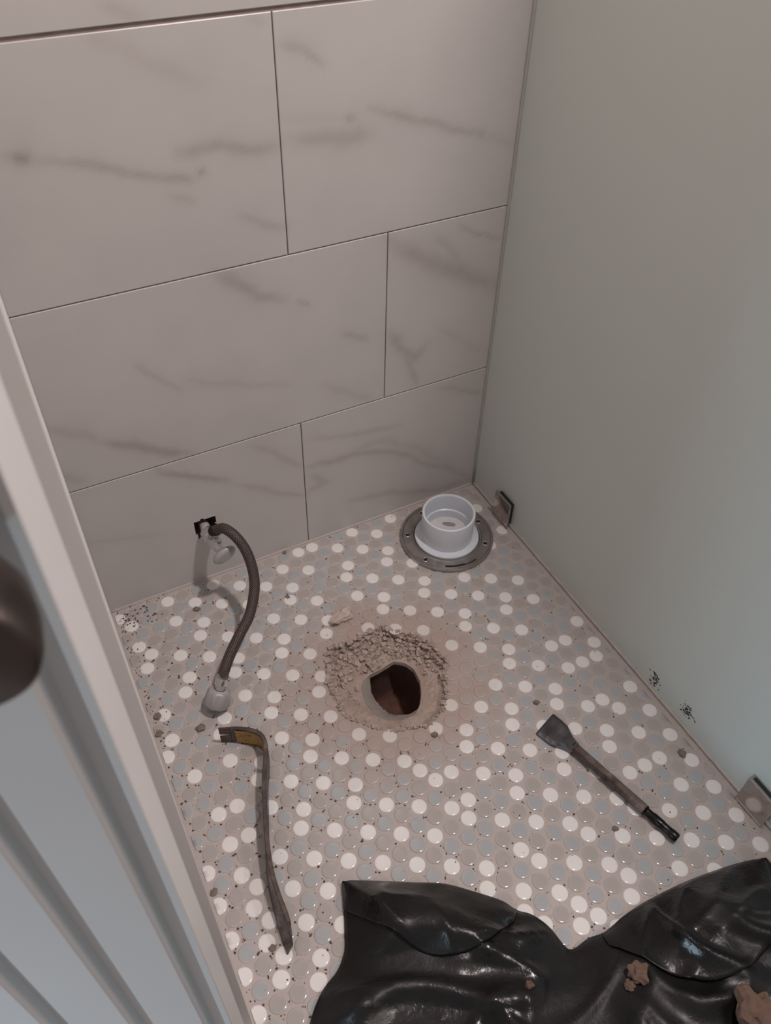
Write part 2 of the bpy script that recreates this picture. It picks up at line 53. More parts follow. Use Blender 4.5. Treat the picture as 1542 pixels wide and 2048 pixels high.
PEBBLES=[(-0.6901, -0.2951, 0.0085), (-0.7441, -0.2436, 0.008), (-0.6197, -0.0641, 0.007), (-0.4271, -0.0001, 0.005), (-0.4641, -0.1102, 0.005), (-0.751, -0.275, 0.007), (-0.0359, -0.6758, 0.008), (-0.1868, -0.4967, 0.006), (0.0483, -0.6104, 0.002), (-0.7105, -0.6467, 0.0055), (-0.7548, -0.5442, 0.006), (-0.7089, -0.6427, 0.004), (-0.3647, -0.4729, 0.006), (-0.3638, -0.672, 0.004), (-0.2055, -0.7248, 0.005), (-0.0964, -0.8327, 0.002)]
BAGCHUNKS=[(-0.3241, -0.8971), (-0.2318, -0.9953), (-0.3407, -0.9029), (-0.4509, -0.8468)]

HC = (-0.3761, -0.3519)          # centre of the drain hole
XL0, XL1, YL1 = -0.757, -0.7655, -0.7146
def xl(y): return XL0 + (y / YL1) * (XL1 - XL0)

# ------------------------------------------------------------------ helpers
def tag(o, label=None, cat=None, group=None, kind=None):
    if label: o['label'] = label
    if cat: o['category'] = cat
    if group: o['group'] = group
    if kind: o['kind'] = kind
    return o
def empty(name, loc=(0, 0, 0)):
    o = bpy.data.objects.new(name, None); C.objects.link(o); o.location = loc; o.empty_display_size = .02
    return o
def mesh(name, v, f, mats, smooth=False, mi=None):
    m = bpy.data.meshes.new(name); m.from_pydata([tuple(a) for a in v], [], f)
    for x in (mats if isinstance(mats, (list, tuple)) else [mats]): m.materials.append(x)
    if mi is not None: m.polygons.foreach_set('material_index', mi)
    if smooth: m.polygons.foreach_set('use_smooth', [True] * len(m.polygons))
    m.update(); return m
def link(name, me, parent=None, loc=None):
    o = bpy.data.objects.new(name, me); C.objects.link(o)
    if parent is not None: o.parent = parent
    if loc is not None: o.location = loc
    return o
def obj(name, v, f, mats, parent=None, smooth=False, mi=None, loc=None):
    return link(name, mesh(name, v, f, mats, smooth, mi), parent, loc)
def recentre(o):
    """move the mesh origin to the base centre of the thing"""
    me = o.data; n = len(me.vertices); a = np.empty(n * 3); me.vertices.foreach_get('co', a); a = a.reshape(-1, 3)
    b = np.array([(a[:, 0].min() + a[:, 0].max()) / 2, (a[:, 1].min() + a[:, 1].max()) / 2, a[:, 2].min()])
    me.vertices.foreach_set('co', (a - b).ravel()); o.location = Vector(b) + o.location; me.update(); return o
def box_bm(x0, x1, y0, y1, z0, z1, bev=0, seg=2):
    bm = bmesh.new(); bmesh.ops.create_cube(bm, size=1)
    for v in bm.verts:
        v.co = ((x0 + x1) / 2 + v.co.x * (x1 - x0), (y0 + y1) / 2 + v.co.y * (y1 - y0), (z0 + z1) / 2 + v.co.z * (z1 - z0))
    if bev: bmesh.ops.bevel(bm, geom=bm.edges[:], offset=bev, segments=seg, affect='EDGES', profile=.5)
    return bm
def bobj(name, bm, mat, parent=None, smooth=False):
    m = bpy.data.meshes.new(name); bm.normal_update(); bm.to_mesh(m); bm.free(); m.materials.append(mat)
    if smooth: m.polygons.foreach_set('use_smooth', [True] * len(m.polygons))
    return link(name, m, parent)
def lathe(profile, n=48, axis=(0, 0, 1), origin=(0, 0, 0), closed=False):
    """profile: list of (r, h) along axis"""
    ax = Vector(axis).normalized(); q = ax.to_track_quat('Z', 'Y').to_matrix(); o = Vector(origin)
    v, f = [], []
    for r, h in profile:
        for k in range(n):
            a = 2 * math.pi * k / n
            v.append(o + q @ Vector((r * math.cos(a), r * math.sin(a), h)))
    m = len(profile)
    for i in range(m - 1 + (1 if closed else 0)):
        i2 = (i + 1) % m
        for k in range(n):
            k2 = (k + 1) % n
            f.append((i * n + k, i * n + k2, i2 * n + k2, i2 * n + k))
    return v, f
def catmull(pts, per=6):
    P = [np.array(p, float) for p in pts]; P = [2 * P[0] - P[1]] + P + [2 * P[-1] - P[-2]]; out = []
    for i in range(1, len(P) - 2):
        for k in range(per):
            t = k / per
            out.append(.5 * ((2 * P[i]) + (-P[i-1] + P[i+1]) * t + (2*P[i-1] - 5*P[i] + 4*P[i+1] - P[i+2]) * t*t + (-P[i-1] + 3*P[i] - 3*P[i+1] + P[i+2]) * t**3))
    out.append(P[-2]); return out
def frames(path):
    P = [Vector(p) for p in path]; out = []; up = Vector((0, 0, 1)); prev = None
    for i, p in enumerate(P):
        t = (P[min(i + 1, len(P) - 1)] - P[max(i - 1, 0)]).normalized()
        if prev is None:
            a = t.cross(up if abs(t.z) < .9 else Vector((1, 0, 0))).normalized()
        else:
            a = (prev - t * prev.dot(t)).normalized()
        prev = a; out.append((p, t, a, t.cross(a)))
    return out
def tube(path, r, n=12, caps=True):
    F = frames(path); v, f = [], []; rr = r if callable(r) else (lambda s: r); m = len(F)
    for i, (p, t, a, b) in enumerate(F):
        for k in range(n):
            w = 2 * math.pi * k / n; v.append(p + (a * math.cos(w) + b * math.sin(w)) * rr(i / (m - 1)))
    for i in range(m - 1):
        for k in range(n):
            k2 = (k + 1) % n; f.append((i*n + k, i*n + k2, (i+1)*n + k2, (i+1)*n + k))
    if caps: f.append(tuple(range(n))[::-1]); f.append(tuple((m-1)*n + k for k in range(n)))
    return v, f
def rock(size, seed, sub=2, squash=.65, rough=.35, stretch=1.0):
    bm = bmesh.new(); bmesh.ops.create_icosphere(bm, subdivisions=sub, radius=1)
    for v in bm.verts:
        d = v.co.normalized(); k = 1 + rough * noise.noise(d * 1.6 + Vector((seed * 7.3, 0, 0))) + rough * .5 * noise.noise(d * 4.1 + Vector((0, seed * 3.1, 0)))
        v.co = Vector((d.x * k * stretch, d.y * k, max(d.z * k, -.75) * squash)) * size
    return bm

# ------------------------------------------------------------------ materials
class NT:
    def __init__(s, name):
        s.m = bpy.data.materials.new(name); s.m.use_nodes = True; s.t = s.m.node_tree; s.b = s.t.nodes['Principled BSDF']
    def n(s, typ, **kw):
        o = s.t.nodes.new(typ)
        for k, v in kw.items(): setattr(o, k, v)
        return o
    def l(s, a, b): s.t.links.new(a, b)
    def set(s, **kw):
        for k, v in kw.items():
            i = s.b.inputs[k.replace('_', ' ')]
            i.default_value = v
        return s
    def pos(s): return s.n('ShaderNodeNewGeometry').outputs['Position']
    def obj(s): return s.n('ShaderNodeTexCoord').outputs['Object']
    def noise(s, co, scale, detail=3, rough=.5, dist=0):
        o = s.n('ShaderNodeTexNoise'); o.inputs['Scale'].default_value = scale; o.inputs['Detail'].default_value = detail
        o.inputs['Roughness'].default_value = rough; o.inputs['Distortion'].default_value = dist; s.l(co, o.inputs['Vector']); return o.outputs['Fac']
    def voro(s, co, scale, feat='F1'):
        o = s.n('ShaderNodeTexVoronoi', feature=feat); o.inputs['Scale'].default_value = scale; s.l(co, o.inputs['Vector']); return o
    def ramp(s, fac, stops):
        o = s.n('ShaderNodeValToRGB'); e = o.color_ramp.elements
        while len(e) < len(stops): e.new(.5)
        for k, (p, c) in enumerate(stops):
            e[k].position = p; e[k].color = (c, c, c, 1) if isinstance(c, (int, float)) else (*c, 1)
        s.l(fac, o.inputs[0]); return o.outputs[0]
    def rng(s, fac, a, b, c=0., d=1.):
        o = s.n('ShaderNodeMapRange'); o.interpolation_type = 'SMOOTHSTEP'
        for k, x in zip((1, 2, 3, 4), (a, b, c, d)): o.inputs[k].default_value = x
        s.l(fac, o.inputs[0]); return o.outputs[0]
    def mix(s, fac, a, b, blend='MIX'):
        o = s.n('ShaderNodeMix', data_type='RGBA', blend_type=blend)
        for i, x in ((0, fac), (6, a), (7, b)):
            if hasattr(x, 'is_linked') or hasattr(x, 'links'): s.l(x, o.inputs[i])
            else: o.inputs[i].default_value = x if i == 0 else (*x, 1)
        return o.outputs[2]
    def math(s, op, a, b=None):
        o = s.n('ShaderNodeMath', operation=op)
        for i, x in enumerate((a, b)):
            if x is None: continue
            if isinstance(x, (int, float)): o.inputs[i].default_value = x
            else: s.l(x, o.inputs[i])
        return o.outputs[0]
    def bump(s, h, strength=.3, dist=.001):
        o = s.n('ShaderNodeBump'); o.inputs['Strength'].default_value = strength; o.inputs['Distance'].default_value = dist
        s.l(h, o.inputs['Height']); s.l(o.outputs[0], s.b.inputs['Normal']); return s
    def attr(s, name):
        return s.n('ShaderNodeAttribute', attribute_name=name).outputs['Fac']
    def col(s, out): s.l(out, s.b.inputs['Base Color']); return s
    def rough(s, out): s.l(out, s.b.inputs['Roughness']); return s

def plain(name, c, rough=.5, metal=0., nscale=40, var=.12, bump=0, bdist=.0005, coat=0):
    t = NT(name); f = t.noise(t.obj(), nscale, 4)
    t.col(t.mix(f, tuple(x * (1 - var) for x in c), tuple(min(1, x * (1 + var)) for x in c)))
    t.set(Roughness=rough, Metallic=metal, Coat_Weight=coat)
    if bump: t.bump(f, bump, bdist)
    return t.m

def hole_dist(t):
    o = t.n('ShaderNodeVectorMath', operation='DISTANCE'); t.l(t.pos(), o.inputs[0]); o.inputs[1].default_value = (HC[0], HC[1], 0)
    return o.outputs['Value']
def dust(t, amount=.85, r0=.10, r1=.24):
    """mortar dust scattered round the chiselled hole"""
    d = hole_dist(t); n = t.noise(t.pos(), 17, 3, .6)
    k = t.math('SUBTRACT', 1.0, t.rng(t.math('ADD', d, t.math('MULTIPLY', t.math('SUBTRACT', n, .5), .16)), r0, r1))
    return t.math('MULTIPLY', k, amount)
DUST = (.36, .275, .235)
def tile_mat(name, c, rim, dirt=.35, dus=.8):
    t = NT(name); p = t.pos()
    big = t.noise(p, 9, 2)
    c2 = t.mix(t.attr('rim'), c, rim)
    c2 = t.mix(t.rng(big, .3, .7), c2, tuple(x * .94 for x in c) , 'MIX') if False else c2
    n2 = t.noise(p, 60, 4, .6); spots = t.rng(n2, .66, .74, 0, dirt)
    near = t.math('MULTIPLY', spots, t.math('ADD', .08, dust(t, 1.0, .12, .34)))
    c3 = t.mix(near, c2, (.16, .12, .10))
    c4 = t.mix(dust(t, dus, .09, .22), c3, DUST)
    t.col(c4); t.set(Roughness=.14, Specular_IOR_Level=.5)
    t.rough(t.math('ADD', .10, t.math('MULTIPLY', dust(t, 1., .1, .26), .45)))
    return t.m
M_WHITE = tile_mat('penny_tile_white', (.745, .73, .72), (.72, .70, .685), dus=.42)
M_BEIGE = tile_mat('penny_tile_beige', (.385, .355, .338), (.47, .43, .41))
M_BLUE = tile_mat('penny_tile_blue', (.37, .387, .398), (.46, .435, .42))
def grout_mat():
    t = NT('floor_grout'); p = t.pos(); n = t.noise(p, 30, 4); n2 = t.noise(p, 140, 3)
    c = t.mix(n, (.405, .36, .34), (.475, .425, .405)); c = t.mix(t.rng(n2, .58, .72, 0, .4), c, (.30, .22, .19))
    c = t.mix(dust(t, .8, .09, .24), c, DUST)
    t.col(c); t.set(Roughness=.85); t.bump(n2, .3, .0006); return t.m
M_GROUT = grout_mat()
def marble():
    t = NT('marble_wall_tile'); p = t.pos(); v = t.attr('vein')
    n = t.noise(p, 5, 4, .55); n2 = t.noise(p, 45, 4, .6)
    c = t.mix(t.rng(n, .3, .7), (.535, .51, .494), (.575, .548, .53))
    k = t.math('MULTIPLY', v, t.math('ADD', .58, t.math('MULTIPLY', n2, .75)))
    warm = t.mix(t.noise(p, 11, 2), (.25, .225, .215), (.31, .245, .22))
    c = t.mix(k, c, warm)
    t.col(c); t.set(Roughness=.34, Specular_IOR_Level=.35); return t.m
M_MARBLE = marble()
M_JOINT = plain('wall_joint_grout', (.27, .21, .195), .9, nscale=60, var=.3)
M_PAINT = plain('white_wall_paint', (.70, .665, .65), .55, nscale=14, var=.03)
M_DOOR = plain('white_door_paint', (.55, .54, .53), .38, nscale=9, var=.03)
M_CEIL = plain('ceiling_paint', (.78, .76, .74), .8, nscale=10, var=.03)
def frosted():
    t = NT('frosted_green_glass'); n = t.noise(t.pos(), 2.0, 2)
    t.col(t.mix(n, (.675, .725, .69), (.705, .75, .715))); t.set(Roughness=.45, IOR=1.5, Transmission_Weight=.10, Specular_IOR_Level=.4)
    return t.m
M_GLASS = frosted()
M_CAULK = plain('silicone_bead', (.44, .405, .37), .35, nscale=45, var=.3)
M_MORTAR = None
def mortar():
    t = NT('broken_mortar'); p = t.pos(); n = t.noise(p, 24, 5, .62); n2 = t.noise(p, 160, 4, .6)
    c = t.mix(t.rng(n, .35, .65), (.33, .25, .215), (.42, .335, .29)); c = t.mix(t.rng(n2, .52, .7, 0, .6), c, (.24, .19, .165))
    t.col(c); t.set(Roughness=.95); t.bump(n2, .6, .0015); return t.m
M_MORTAR = mortar()
def stone(name, c, var=.35):
    t = NT(name); p = t.obj(); n = t.noise(p, 60, 4); n2 = t.noise(p, 220, 4)
    t.col(t.mix(n, tuple(x * (1 - var) for x in c), tuple(min(1, x * (1 + var)) for x in c))); t.set(Roughness=.95); t.bump(n2, .5, .001); return t.m
M_STONE = stone('mortar_chunk_stone', (.40, .325, .285)); M_GRIT = plain('dark_grit', (.085, .058, .048), .9, nscale=200, var=.5)
M_CHUNK = stone('mortar_chunk_pale', (.50, .41, .365)); M_PEB = stone('brown_pebble', (.20, .155, .13)); M_RUB = stone('rubble_brown', (.12, .072, .052))
M_SOIL = stone('drain_soil', (.105, .050, .038), .55)
def pipe_wall():
    t = NT('concrete_sleeve'); n = t.noise(t.pos(), 35, 5, .6)
    t.col(t.mix(n, (.24, .20, .185), (.36, .31, .285))); t.set(Roughness=.9); t.bump(n, .5, .002); return t.m
M_SLEEVE = pipe_wall()
M_PVC = plain('white_pvc', (.66, .70, .76), .32, nscale=20, var=.05)
M_PVCD = plain('white_pvc_dusty', (.62, .61, .60), .5, nscale=60, var=.12)
def steel(name, c, r, var=.2, scale=50):
    t = NT(name); n = t.noise(t.obj(), scale, 4, .6)
    t.col(t.mix(n, tuple(x * (1 - var) for x in c), tuple(min(1, x * (1 + var)) for x in c))); t.set(Metallic=1.0)
    t.rough(t.rng(n, .2, .8, r * .75, r * 1.35)); return t.m
M_RING = steel('stainless_flange_ring', (.42, .385, .37), .34); M_CHROME = steel('chrome', (.74, .72, .71), .24, .08)
M_CLAMP = steel('polished_clamp_steel', (.50, .46, .44), .12, .12, 25)
M_DARK = plain('dark_hole_shade', (.012, .009, .008), .9)
M_HANDLE = plain('satin_chrome_handle', (.44, .43, .43), .3, .35, nscale=20, var=.06)
M_GAP = plain('dark_green_gap_shade', (.010, .020, .016), .4)
M_KNOB = steel('dark_bronze_knob', (.085, .068, .062), .38, .3)
def braid():
    t = NT('braided_hose'); co = t.n('ShaderNodeTexCoord').outputs['UV']
    w1 = t.n('ShaderNodeTexWave', wave_type='BANDS', bands_direction='DIAGONAL'); w1.inputs['Scale'].default_value = 1.0; t.l(co, w1.inputs['Vector'])
    mp = t.n('ShaderNodeMapping'); mp.inputs['Scale'].default_value = (-1, 1, 1); t.l(co, mp.inputs['Vector'])
    w2 = t.n('ShaderNodeTexWave', wave_type='BANDS', bands_direction='DIAGONAL'); w2.inputs['Scale'].default_value = 1.0; t.l(mp.outputs[0], w2.inputs['Vector'])
    h = t.math('MAXIMUM', w1.outputs['Fac'], w2.outputs['Fac'])
    t.col(t.ramp(h, [(0.0, (.016, .011, .0095)), (.75, (.042, .028, .024)), (.96, (.075, .052, .046)), (1.0, (.26, .21, .19))])); t.set(Metallic=.3, Roughness=.5, Specular_IOR_Level=.3); t.bump(h, .6, .0008); return t.m
M_BRAID = braid()
def nutplastic():
    t = NT('grey_translucent_plastic'); n = t.noise(t.obj(), 30, 3)
    t.col(t.mix(n, (.36, .345, .34), (.44, .425, .42))); t.set(Roughness=.35, Transmission_Weight=.12); return t.m
M_NUT = nutplastic()
def barmat():
    t = NT('worn_dark_steel'); n = t.noise(t.obj(), 55, 5, .65); n2 = t.noise(t.obj(), 260, 3)
    t.col(t.ramp(n, [(.3, (.055, .045, .04)), (.6, (.12, .095, .085)), (.75, (.22, .18, .16))])); t.set(Metallic=.75); t.rough(t.rng(n2, .3, .7, .3, .55)); return t.m
M_BAR = barmat()
def yellow():
    t = NT('worn_yellow_paint'); n = t.noise(t.obj(), 90, 5, .7)
    t.col(t.ramp(n, [(.36, (.05, .035, .025)), (.44, (.30, .155, .022)), (.7, (.44, .245, .04))])); t.set(Roughness=.42); return t.m
M_YEL = yellow()
def chiselmat():
    t = NT('rusty_chisel_steel'); n = t.noise(t.obj(), 45, 5, .65)
    t.col(t.ramp(n, [(.32, (.035, .026, .023)), (.55, (.13, .095, .082)), (.75, (.27, .20, .175))])); t.set(Metallic=.6, Roughness=.45); t.bump(n, .3, .0008); return t.m
M_CHISEL = chiselmat()
M_BLADE = steel('ground_blade_steel', (.17, .165, .175), .36, .3)
M_SHANK = steel('oiled_black_shank', (.03, .028, .028), .25, .4)
def bagmat():
    t = NT('black_plastic_film'); p = t.pos(); n = t.noise(p, 20, 3, .5, .8); m = t.noise(p, 75, 3, .55, 1.2)
    h = t.math('ADD', n, t.math('MULTIPLY', t.rng(m, .42, .62), .10))
    d = t.noise(p, 70, 4, .7)
    t.col(t.mix(t.rng(d, .6, .8, 0, .5), (.0085, .008, .008), (.022, .019, .017))); t.set(Roughness=.22, Specular_IOR_Level=.35)
    t.rough(t.rng(t.noise(p, 9, 3), .35, .65, .20, .50)); t.bump(h, .30, .005); return t.m
M_BAG = bagmat()
M_MUD = plain('dried_mud', (.06, .05, .035), .9, nscale=200, var=.5)
M_SCALE = plain('lime_scale', (.66, .60, .57), .8, nscale=90, var=.25)

# ------------------------------------------------------------------ floor: grout bed with the chiselled crater
def ray_poly(poly, a):
    dx, dy = math.cos(a), math.sin(a); best = None
    for k in range(len(poly)):
        x1, y1 = poly[k][0] - HC[0], poly[k][1] - HC[1]; x2, y2 = poly[k-1][0] - HC[0], poly[k-1][1] - HC[1]
        ex, ey = x2 - x1, y2 - y1; den = dx * ey - dy * ex
        if abs(den) < 1e-12: continue
        t = (x1 * ey - y1 * ex) / den; s = (x1 * dy - y1 * dx) / den
        if t > 0 and -1e-9 <= s <= 1 + 1e-9: best = t if best is None else max(best, t)
    return best
NA = 160
ANG = [2 * math.pi * k / NA for k in range(NA)]
RO = [ray_poly(HOLE_OUT, a) for a in ANG]; RI = [ray_poly(HOLE_IN, a) for a in ANG]
def smooth_ring(r, n=2):
    for _ in range(n): r = [(r[k-1] + 2 * r[k] + r[(k+1) % len(r)]) / 4 for k in range(len(r))]
    return r
RI = smooth_ring(RI, 4); RO = smooth_ring(RO, 1)
X0, X1, Y0, Y1 = -1.3, 1.2, -2.6, 0.0
RECT = [(X0, Y0), (X1, Y0), (X1, Y1 + .0), (X0, Y1 + .0)]
RB = [ray_poly(RECT, a) for a in ANG]
GZ = -.0014
def ringpts(rs, z): return [(HC[0] + r * math.cos(a), HC[1] + r * math.sin(a), z) for r, a in zip(rs, ANG)]
def strip(a, b, n): return [(a + k, a + (k + 1) % n, b + (k + 1) % n, b + k) for k in range(n)]
v = ringpts(RO, GZ) + ringpts([min(r * 1.35, b) for r, b in zip(RO, RB)], GZ) + ringpts(RB, GZ)
f = strip(NA, 0, NA) + strip(2 * NA, NA, NA)
# snap the four corners of the slab
for cx, cy in RECT:
    k = min(range(2 * NA, 3 * NA), key=lambda i: (v[i][0] - cx) ** 2 + (v[i][1] - cy) ** 2); v[k] = (cx, cy, GZ)
floor_o = obj('floor', v, f, M_GROUT); tag(floor_o, 'penny tile floor with chiselled drain hole', kind='structure')
# crater: rough slope from the broken tile edge to the pipe sleeve
v, f = [], []; NRG = 13
for i in range(NRG):
    s = i / (NRG - 1)
    for k, a in enumerate(ANG):
        r = RO[k] * 1.01 * (1 - s) + RI[k] * s
        px, py = HC[0] + r * math.cos(a), HC[1] + r * math.sin(a)
        n1 = noise.noise(Vector((px * 55, py * 55, 1.7))); n2 = noise.noise(Vector((px * 150, py * 150, 4.2))); n3 = noise.noise(Vector((px * 24, py * 24, 8.8)))
        back = .5 + .5 * math.sin(a)                       # chiselled deeper on the wall side
        z = GZ - .001 - (.011 + .004 * back) * min(1, s * (2.6 + 3.5 * back)) - .016 * s ** 1.6
        amp = math.sin(math.pi * min(1, s * 1.05)) * 1.0
        z += amp * (.0060 * n1 + .0045 * n2 + .004 * n3) * (.25 + .75 * back)
        if i == 0: z = GZ - .0004
        v.append((px, py, z))
for i in range(NRG - 1): f += strip((i + 1) * NA, i * NA, NA)
crater = obj('mortar_crater', v, f, M_MORTAR, floor_o, smooth=False); tag(crater, 'broken tan mortar sloping into the drain hole')
rim = v[(NRG - 1) * NA:]
vs, fs = list(rim), []
def depth(a): return .008 + .034 * max(0, math.cos(a - math.radians(205))) ** .8      # the sleeve survives on the left only
for i in range(1, 8):
    for k, a in enumerate(ANG):
        x, y, z = rim[k]; q = 1 + .02 * noise.noise(Vector((x * 60, y * 60, i * .6))); d = depth(a) * i / 7
        g = 1.0 - .05 * min(1, d / .02) - .62 * max(0, math.cos(a - math.radians(205))) ** .8 * i / 7
        vs.append((HC[0] + (x - HC[0]) * g * q, HC[1] + (y - HC[1]) * g * q, z - d * (1 + .12 * noise.noise(Vector((x * 90, y * 90, 3))))))
    fs += strip(i * NA, (i - 1) * NA, NA)
obj('concrete_sleeve', vs, fs, M_SLEEVE, floor_o, smooth=True)
lo = vs[7 * NA:]; vs, fs = list(lo), []
for i in range(1, 9):
    for k, a in enumerate(ANG):
        x, y, z = lo[k]; t = i / 8; zb = -.150
        q = (1.10, 1.16, 1.16, 1.12, 1.05, .80, .45, .001)[i - 1]
        zz = z + (zb - z) * (.16, .36, .56, .76, .92, 1.0, 1.03, 1.04)[i - 1]
        nn = noise.noise(Vector((x * 45, y * 45, i * .9)))
        vs.append((HC[0] + (x - HC[0]) * q * (1 + .07 * nn), HC[1] + (y - HC[1]) * q * (1 + .07 * nn), zz + .006 * nn))
    fs += strip(i * NA, (i - 1) * NA, NA)
tag(obj('drain_cavity', vs, fs, M_SOIL, floor_o, smooth=True), 'dark reddish brown earth inside the hole')

# penny tiles
NS = 18
PROF = [(.00930, 0.0), (.01070, -.00016), (.01155, -.00047), (.01203, -.00110), (.01222, -.0024)]
def tile_geo():
    vv = [(r * math.cos(2 * math.pi * k / NS), r * math.sin(2 * math.pi * k / NS), z) for r, z in PROF for k in range(NS)]
    ff = [tuple(range(NS))]
    for i in range(len(PROF) - 1): ff += [((i + 1) * NS + k, (i + 1) * NS + (k + 1) % NS, i * NS + (k + 1) % NS, i * NS + k) for k in range(NS)]
    rim = [0.05] * NS + [.45] * NS + [.95] * NS + [1.0] * NS + [1.0] * NS
    # centre disc
    base = len(vv); vv += [(.006 * math.cos(2 * math.pi * k / NS), .006 * math.sin(2 * math.pi * k / NS), .00003) for k in range(NS)]; rim += [0.0] * NS
    ff[0] = tuple(base + k for k in range(NS)); ff += [(k, (k + 1) % NS, base + (k + 1) % NS, base + k) for k in range(NS)]
    return vv, ff, rim
TV, TF, TR = tile_geo()
def set_rim(me, rim):
    a = me.attributes.new('rim', 'FLOAT', 'POINT'); a.data.foreach_set('value', rim)
MK = {'W': M_WHITE, 'B': M_BLUE, 'G': M_BEIGE}; MI = {'W': 0, 'B': 1, 'G': 2}
TMESH = {}
for k in 'WBG':
    TMESH[k] = mesh('tile_' + {'W': 'white', 'B': 'blue', 'G': 'beige'}[k], TV, TF, MK[k], smooth=True); set_rim(TMESH[k], TR)
tiles = []
for s in TILES.split():
    a, b, k = s.split(','); tiles.append((-int(a) / 1e4, -int(b) / 1e4, k))
PLANES = lambda x, y: [(1, 0, xl(y) + .0035, 1), (1, 0, -.0135, -1), (0, 1, -.0035, -1)]
def clip_pts(x, y, r=.0123):
    cut = x - r < xl(y) + .0035 or x + r > -.0135 or y + r > -.0035
    return cut
HALF = (-0.4345, -0.4235)
camp = Vector((-.767, -1.025, 1.176)); CI = cam.matrix_world.inverted()
def shows(x, y):
    q = CI @ Vector((x, y, 0)); u = 771 + 1656.5 * q.x / -q.z; w = 1024 - 1656.5 * q.y / -q.z
    if not (0 < u < 1542 and 0 < w < 2048): return 0
    # under the bag
    if u > 690 and w > 1770 + (0 if u < 950 else (min(130, (u - 950) * .68) if u < 1140 else max(-40, 120 - (u - 1140) * .55))): return 0
    return 1.0 / (-q.z) ** 2
rank = sorted(range(len(tiles)), key=lambda i: -shows(tiles[i][0], tiles[i][1])); singles = set(rank[:300])
SV, SF, SM, SR = [], [], [], []
for i, (x, y, k) in enumerate(tiles):
    zz = random.uniform(-.00015, .00015); tx, ty = random.gauss(0, .006), random.gauss(0, .006)
    cut = clip_pts(x, y)
    if cut or i not in singles:
        pv = []
        for a, b, c in TV:
            X = min(max(x + a, xl(y + b) + .0035), -.0135); Y = min(y + b, -.0035); pv.append((X, Y, c + zz + tx * a + ty * b))
        if min(max(q[0] for q in pv) - min(q[0] for q in pv), max(q[1] for q in pv) - min(q[1] for q in pv)) < .007: continue
    if i in singles:
        if cut:
            me = mesh('tile_cut', [(q[0] - x, q[1] - y, q[2]) for q in pv], TF, MK[k], smooth=True); set_rim(me, TR)
            link('tile', me, floor_o, (x, y, 0))
        else:
            o = link('tile', TMESH[k], floor_o, (x, y, zz)); o.rotation_euler = (ty, -tx, random.uniform(0, 6.28))
    else:
        b = len(SV); SV += pv; SF += [tuple(b + q for q in fc) for fc in TF]; SM += [MI[k]] * len(TF); SR += TR
me = mesh('tile_field', SV, SF, [M_WHITE, M_BLUE, M_BEIGE], smooth=True, mi=SM); set_rim(me, SR)
tag(link('tile_field', me, floor_o), 'further white, blue and beige penny tiles', kind='stuff')

# ------------------------------------------------------------------ back wall: joint bed with marble tiles
Z1, TH = .2908, .3065
HX0, HX1, HZ0, HZ1 = -.587, -.541, .101, .150       # cut-out for the supply stub
def boxes(lst):
    vv, ff = [], []
    for x0, x1, y0, y1, z0, z1 in lst:
        b = len(vv); vv += [(x, y, z) for z in (z0, z1) for y in (y0, y1) for x in (x0, x1)]
        ff += [tuple(b + i for i in q) for q in ((0, 2, 3, 1), (4, 5, 7, 6), (0, 1, 5, 4), (2, 6, 7, 3), (0, 4, 6, 2), (1, 3, 7, 5))]
    return vv, ff
JY = .0025
v, f = boxes([(-1.3, HX0, JY, .12, -.01, 2.40), (HX1, 1.2, JY, .12, -.01, 2.40), (HX0, HX1, JY, .12, HZ1, 2.40), (HX0, HX1, JY, .12, -.01, HZ0), (HX0, HX1, .05, .12, HZ0, HZ1)])
wall = obj('wall_back', v, f, M_JOINT); tag(wall, 'back wall of large white marble-look tiles', kind='structure')
WHOLE = [(-.5836, .146), (-.566, .1475), (-.5442, .1441), (-.5446, .1205), (-.560, .111), (-.5789, .1046)]
def inside(x, y, poly):
    s = False
    for k in range(len(poly)):
        x1, y1 = poly[k]; x2, y2 = poly[k-1]
        if (y1 > y) != (y2 > y) and x < (x2 - x1) * (y - y1) / (y2 - y1) + x1: s = not s
    return s
def vein_field(P):
    """distance to the stone's veins, wandering a little"""
    W = np.array([[noise.noise(Vector((a * 22, 0, b * 22))), noise.noise(Vector((a * 22, 5, b * 22))), noise.noise(Vector((a * 60, 9, b * 60)))] for a, b in P])
    Q = P + W[:, :2] * .0055 + W[:, 2:3] * .0022
    out = np.zeros(len(P))
    for pts, w, s in VEINS:
        d = np.full(len(P), 9.); tt = np.zeros(len(P)); L = len(pts) - 1
        for k in range(L):
            a, b = np.array(pts[k]), np.array(pts[k+1]); ab = b - a
            t = np.clip(((Q - a) @ ab) / (ab @ ab), 0, 1); dd = np.hypot(*(Q - a - t[:, None] * ab).T)
            m = dd < d; d[m] = dd[m]; tt[m] = (k + t[m]) / L
        e = s * np.exp(-(d / (w * .62)) ** 2) + .30 * s * np.exp(-(d / (w * 1.9)) ** 2)
        e *= .35 + .65 * np.minimum(1, 4 * np.minimum(tt + .06, 1.06 - tt))
        out = np.maximum(out, e)
    return out
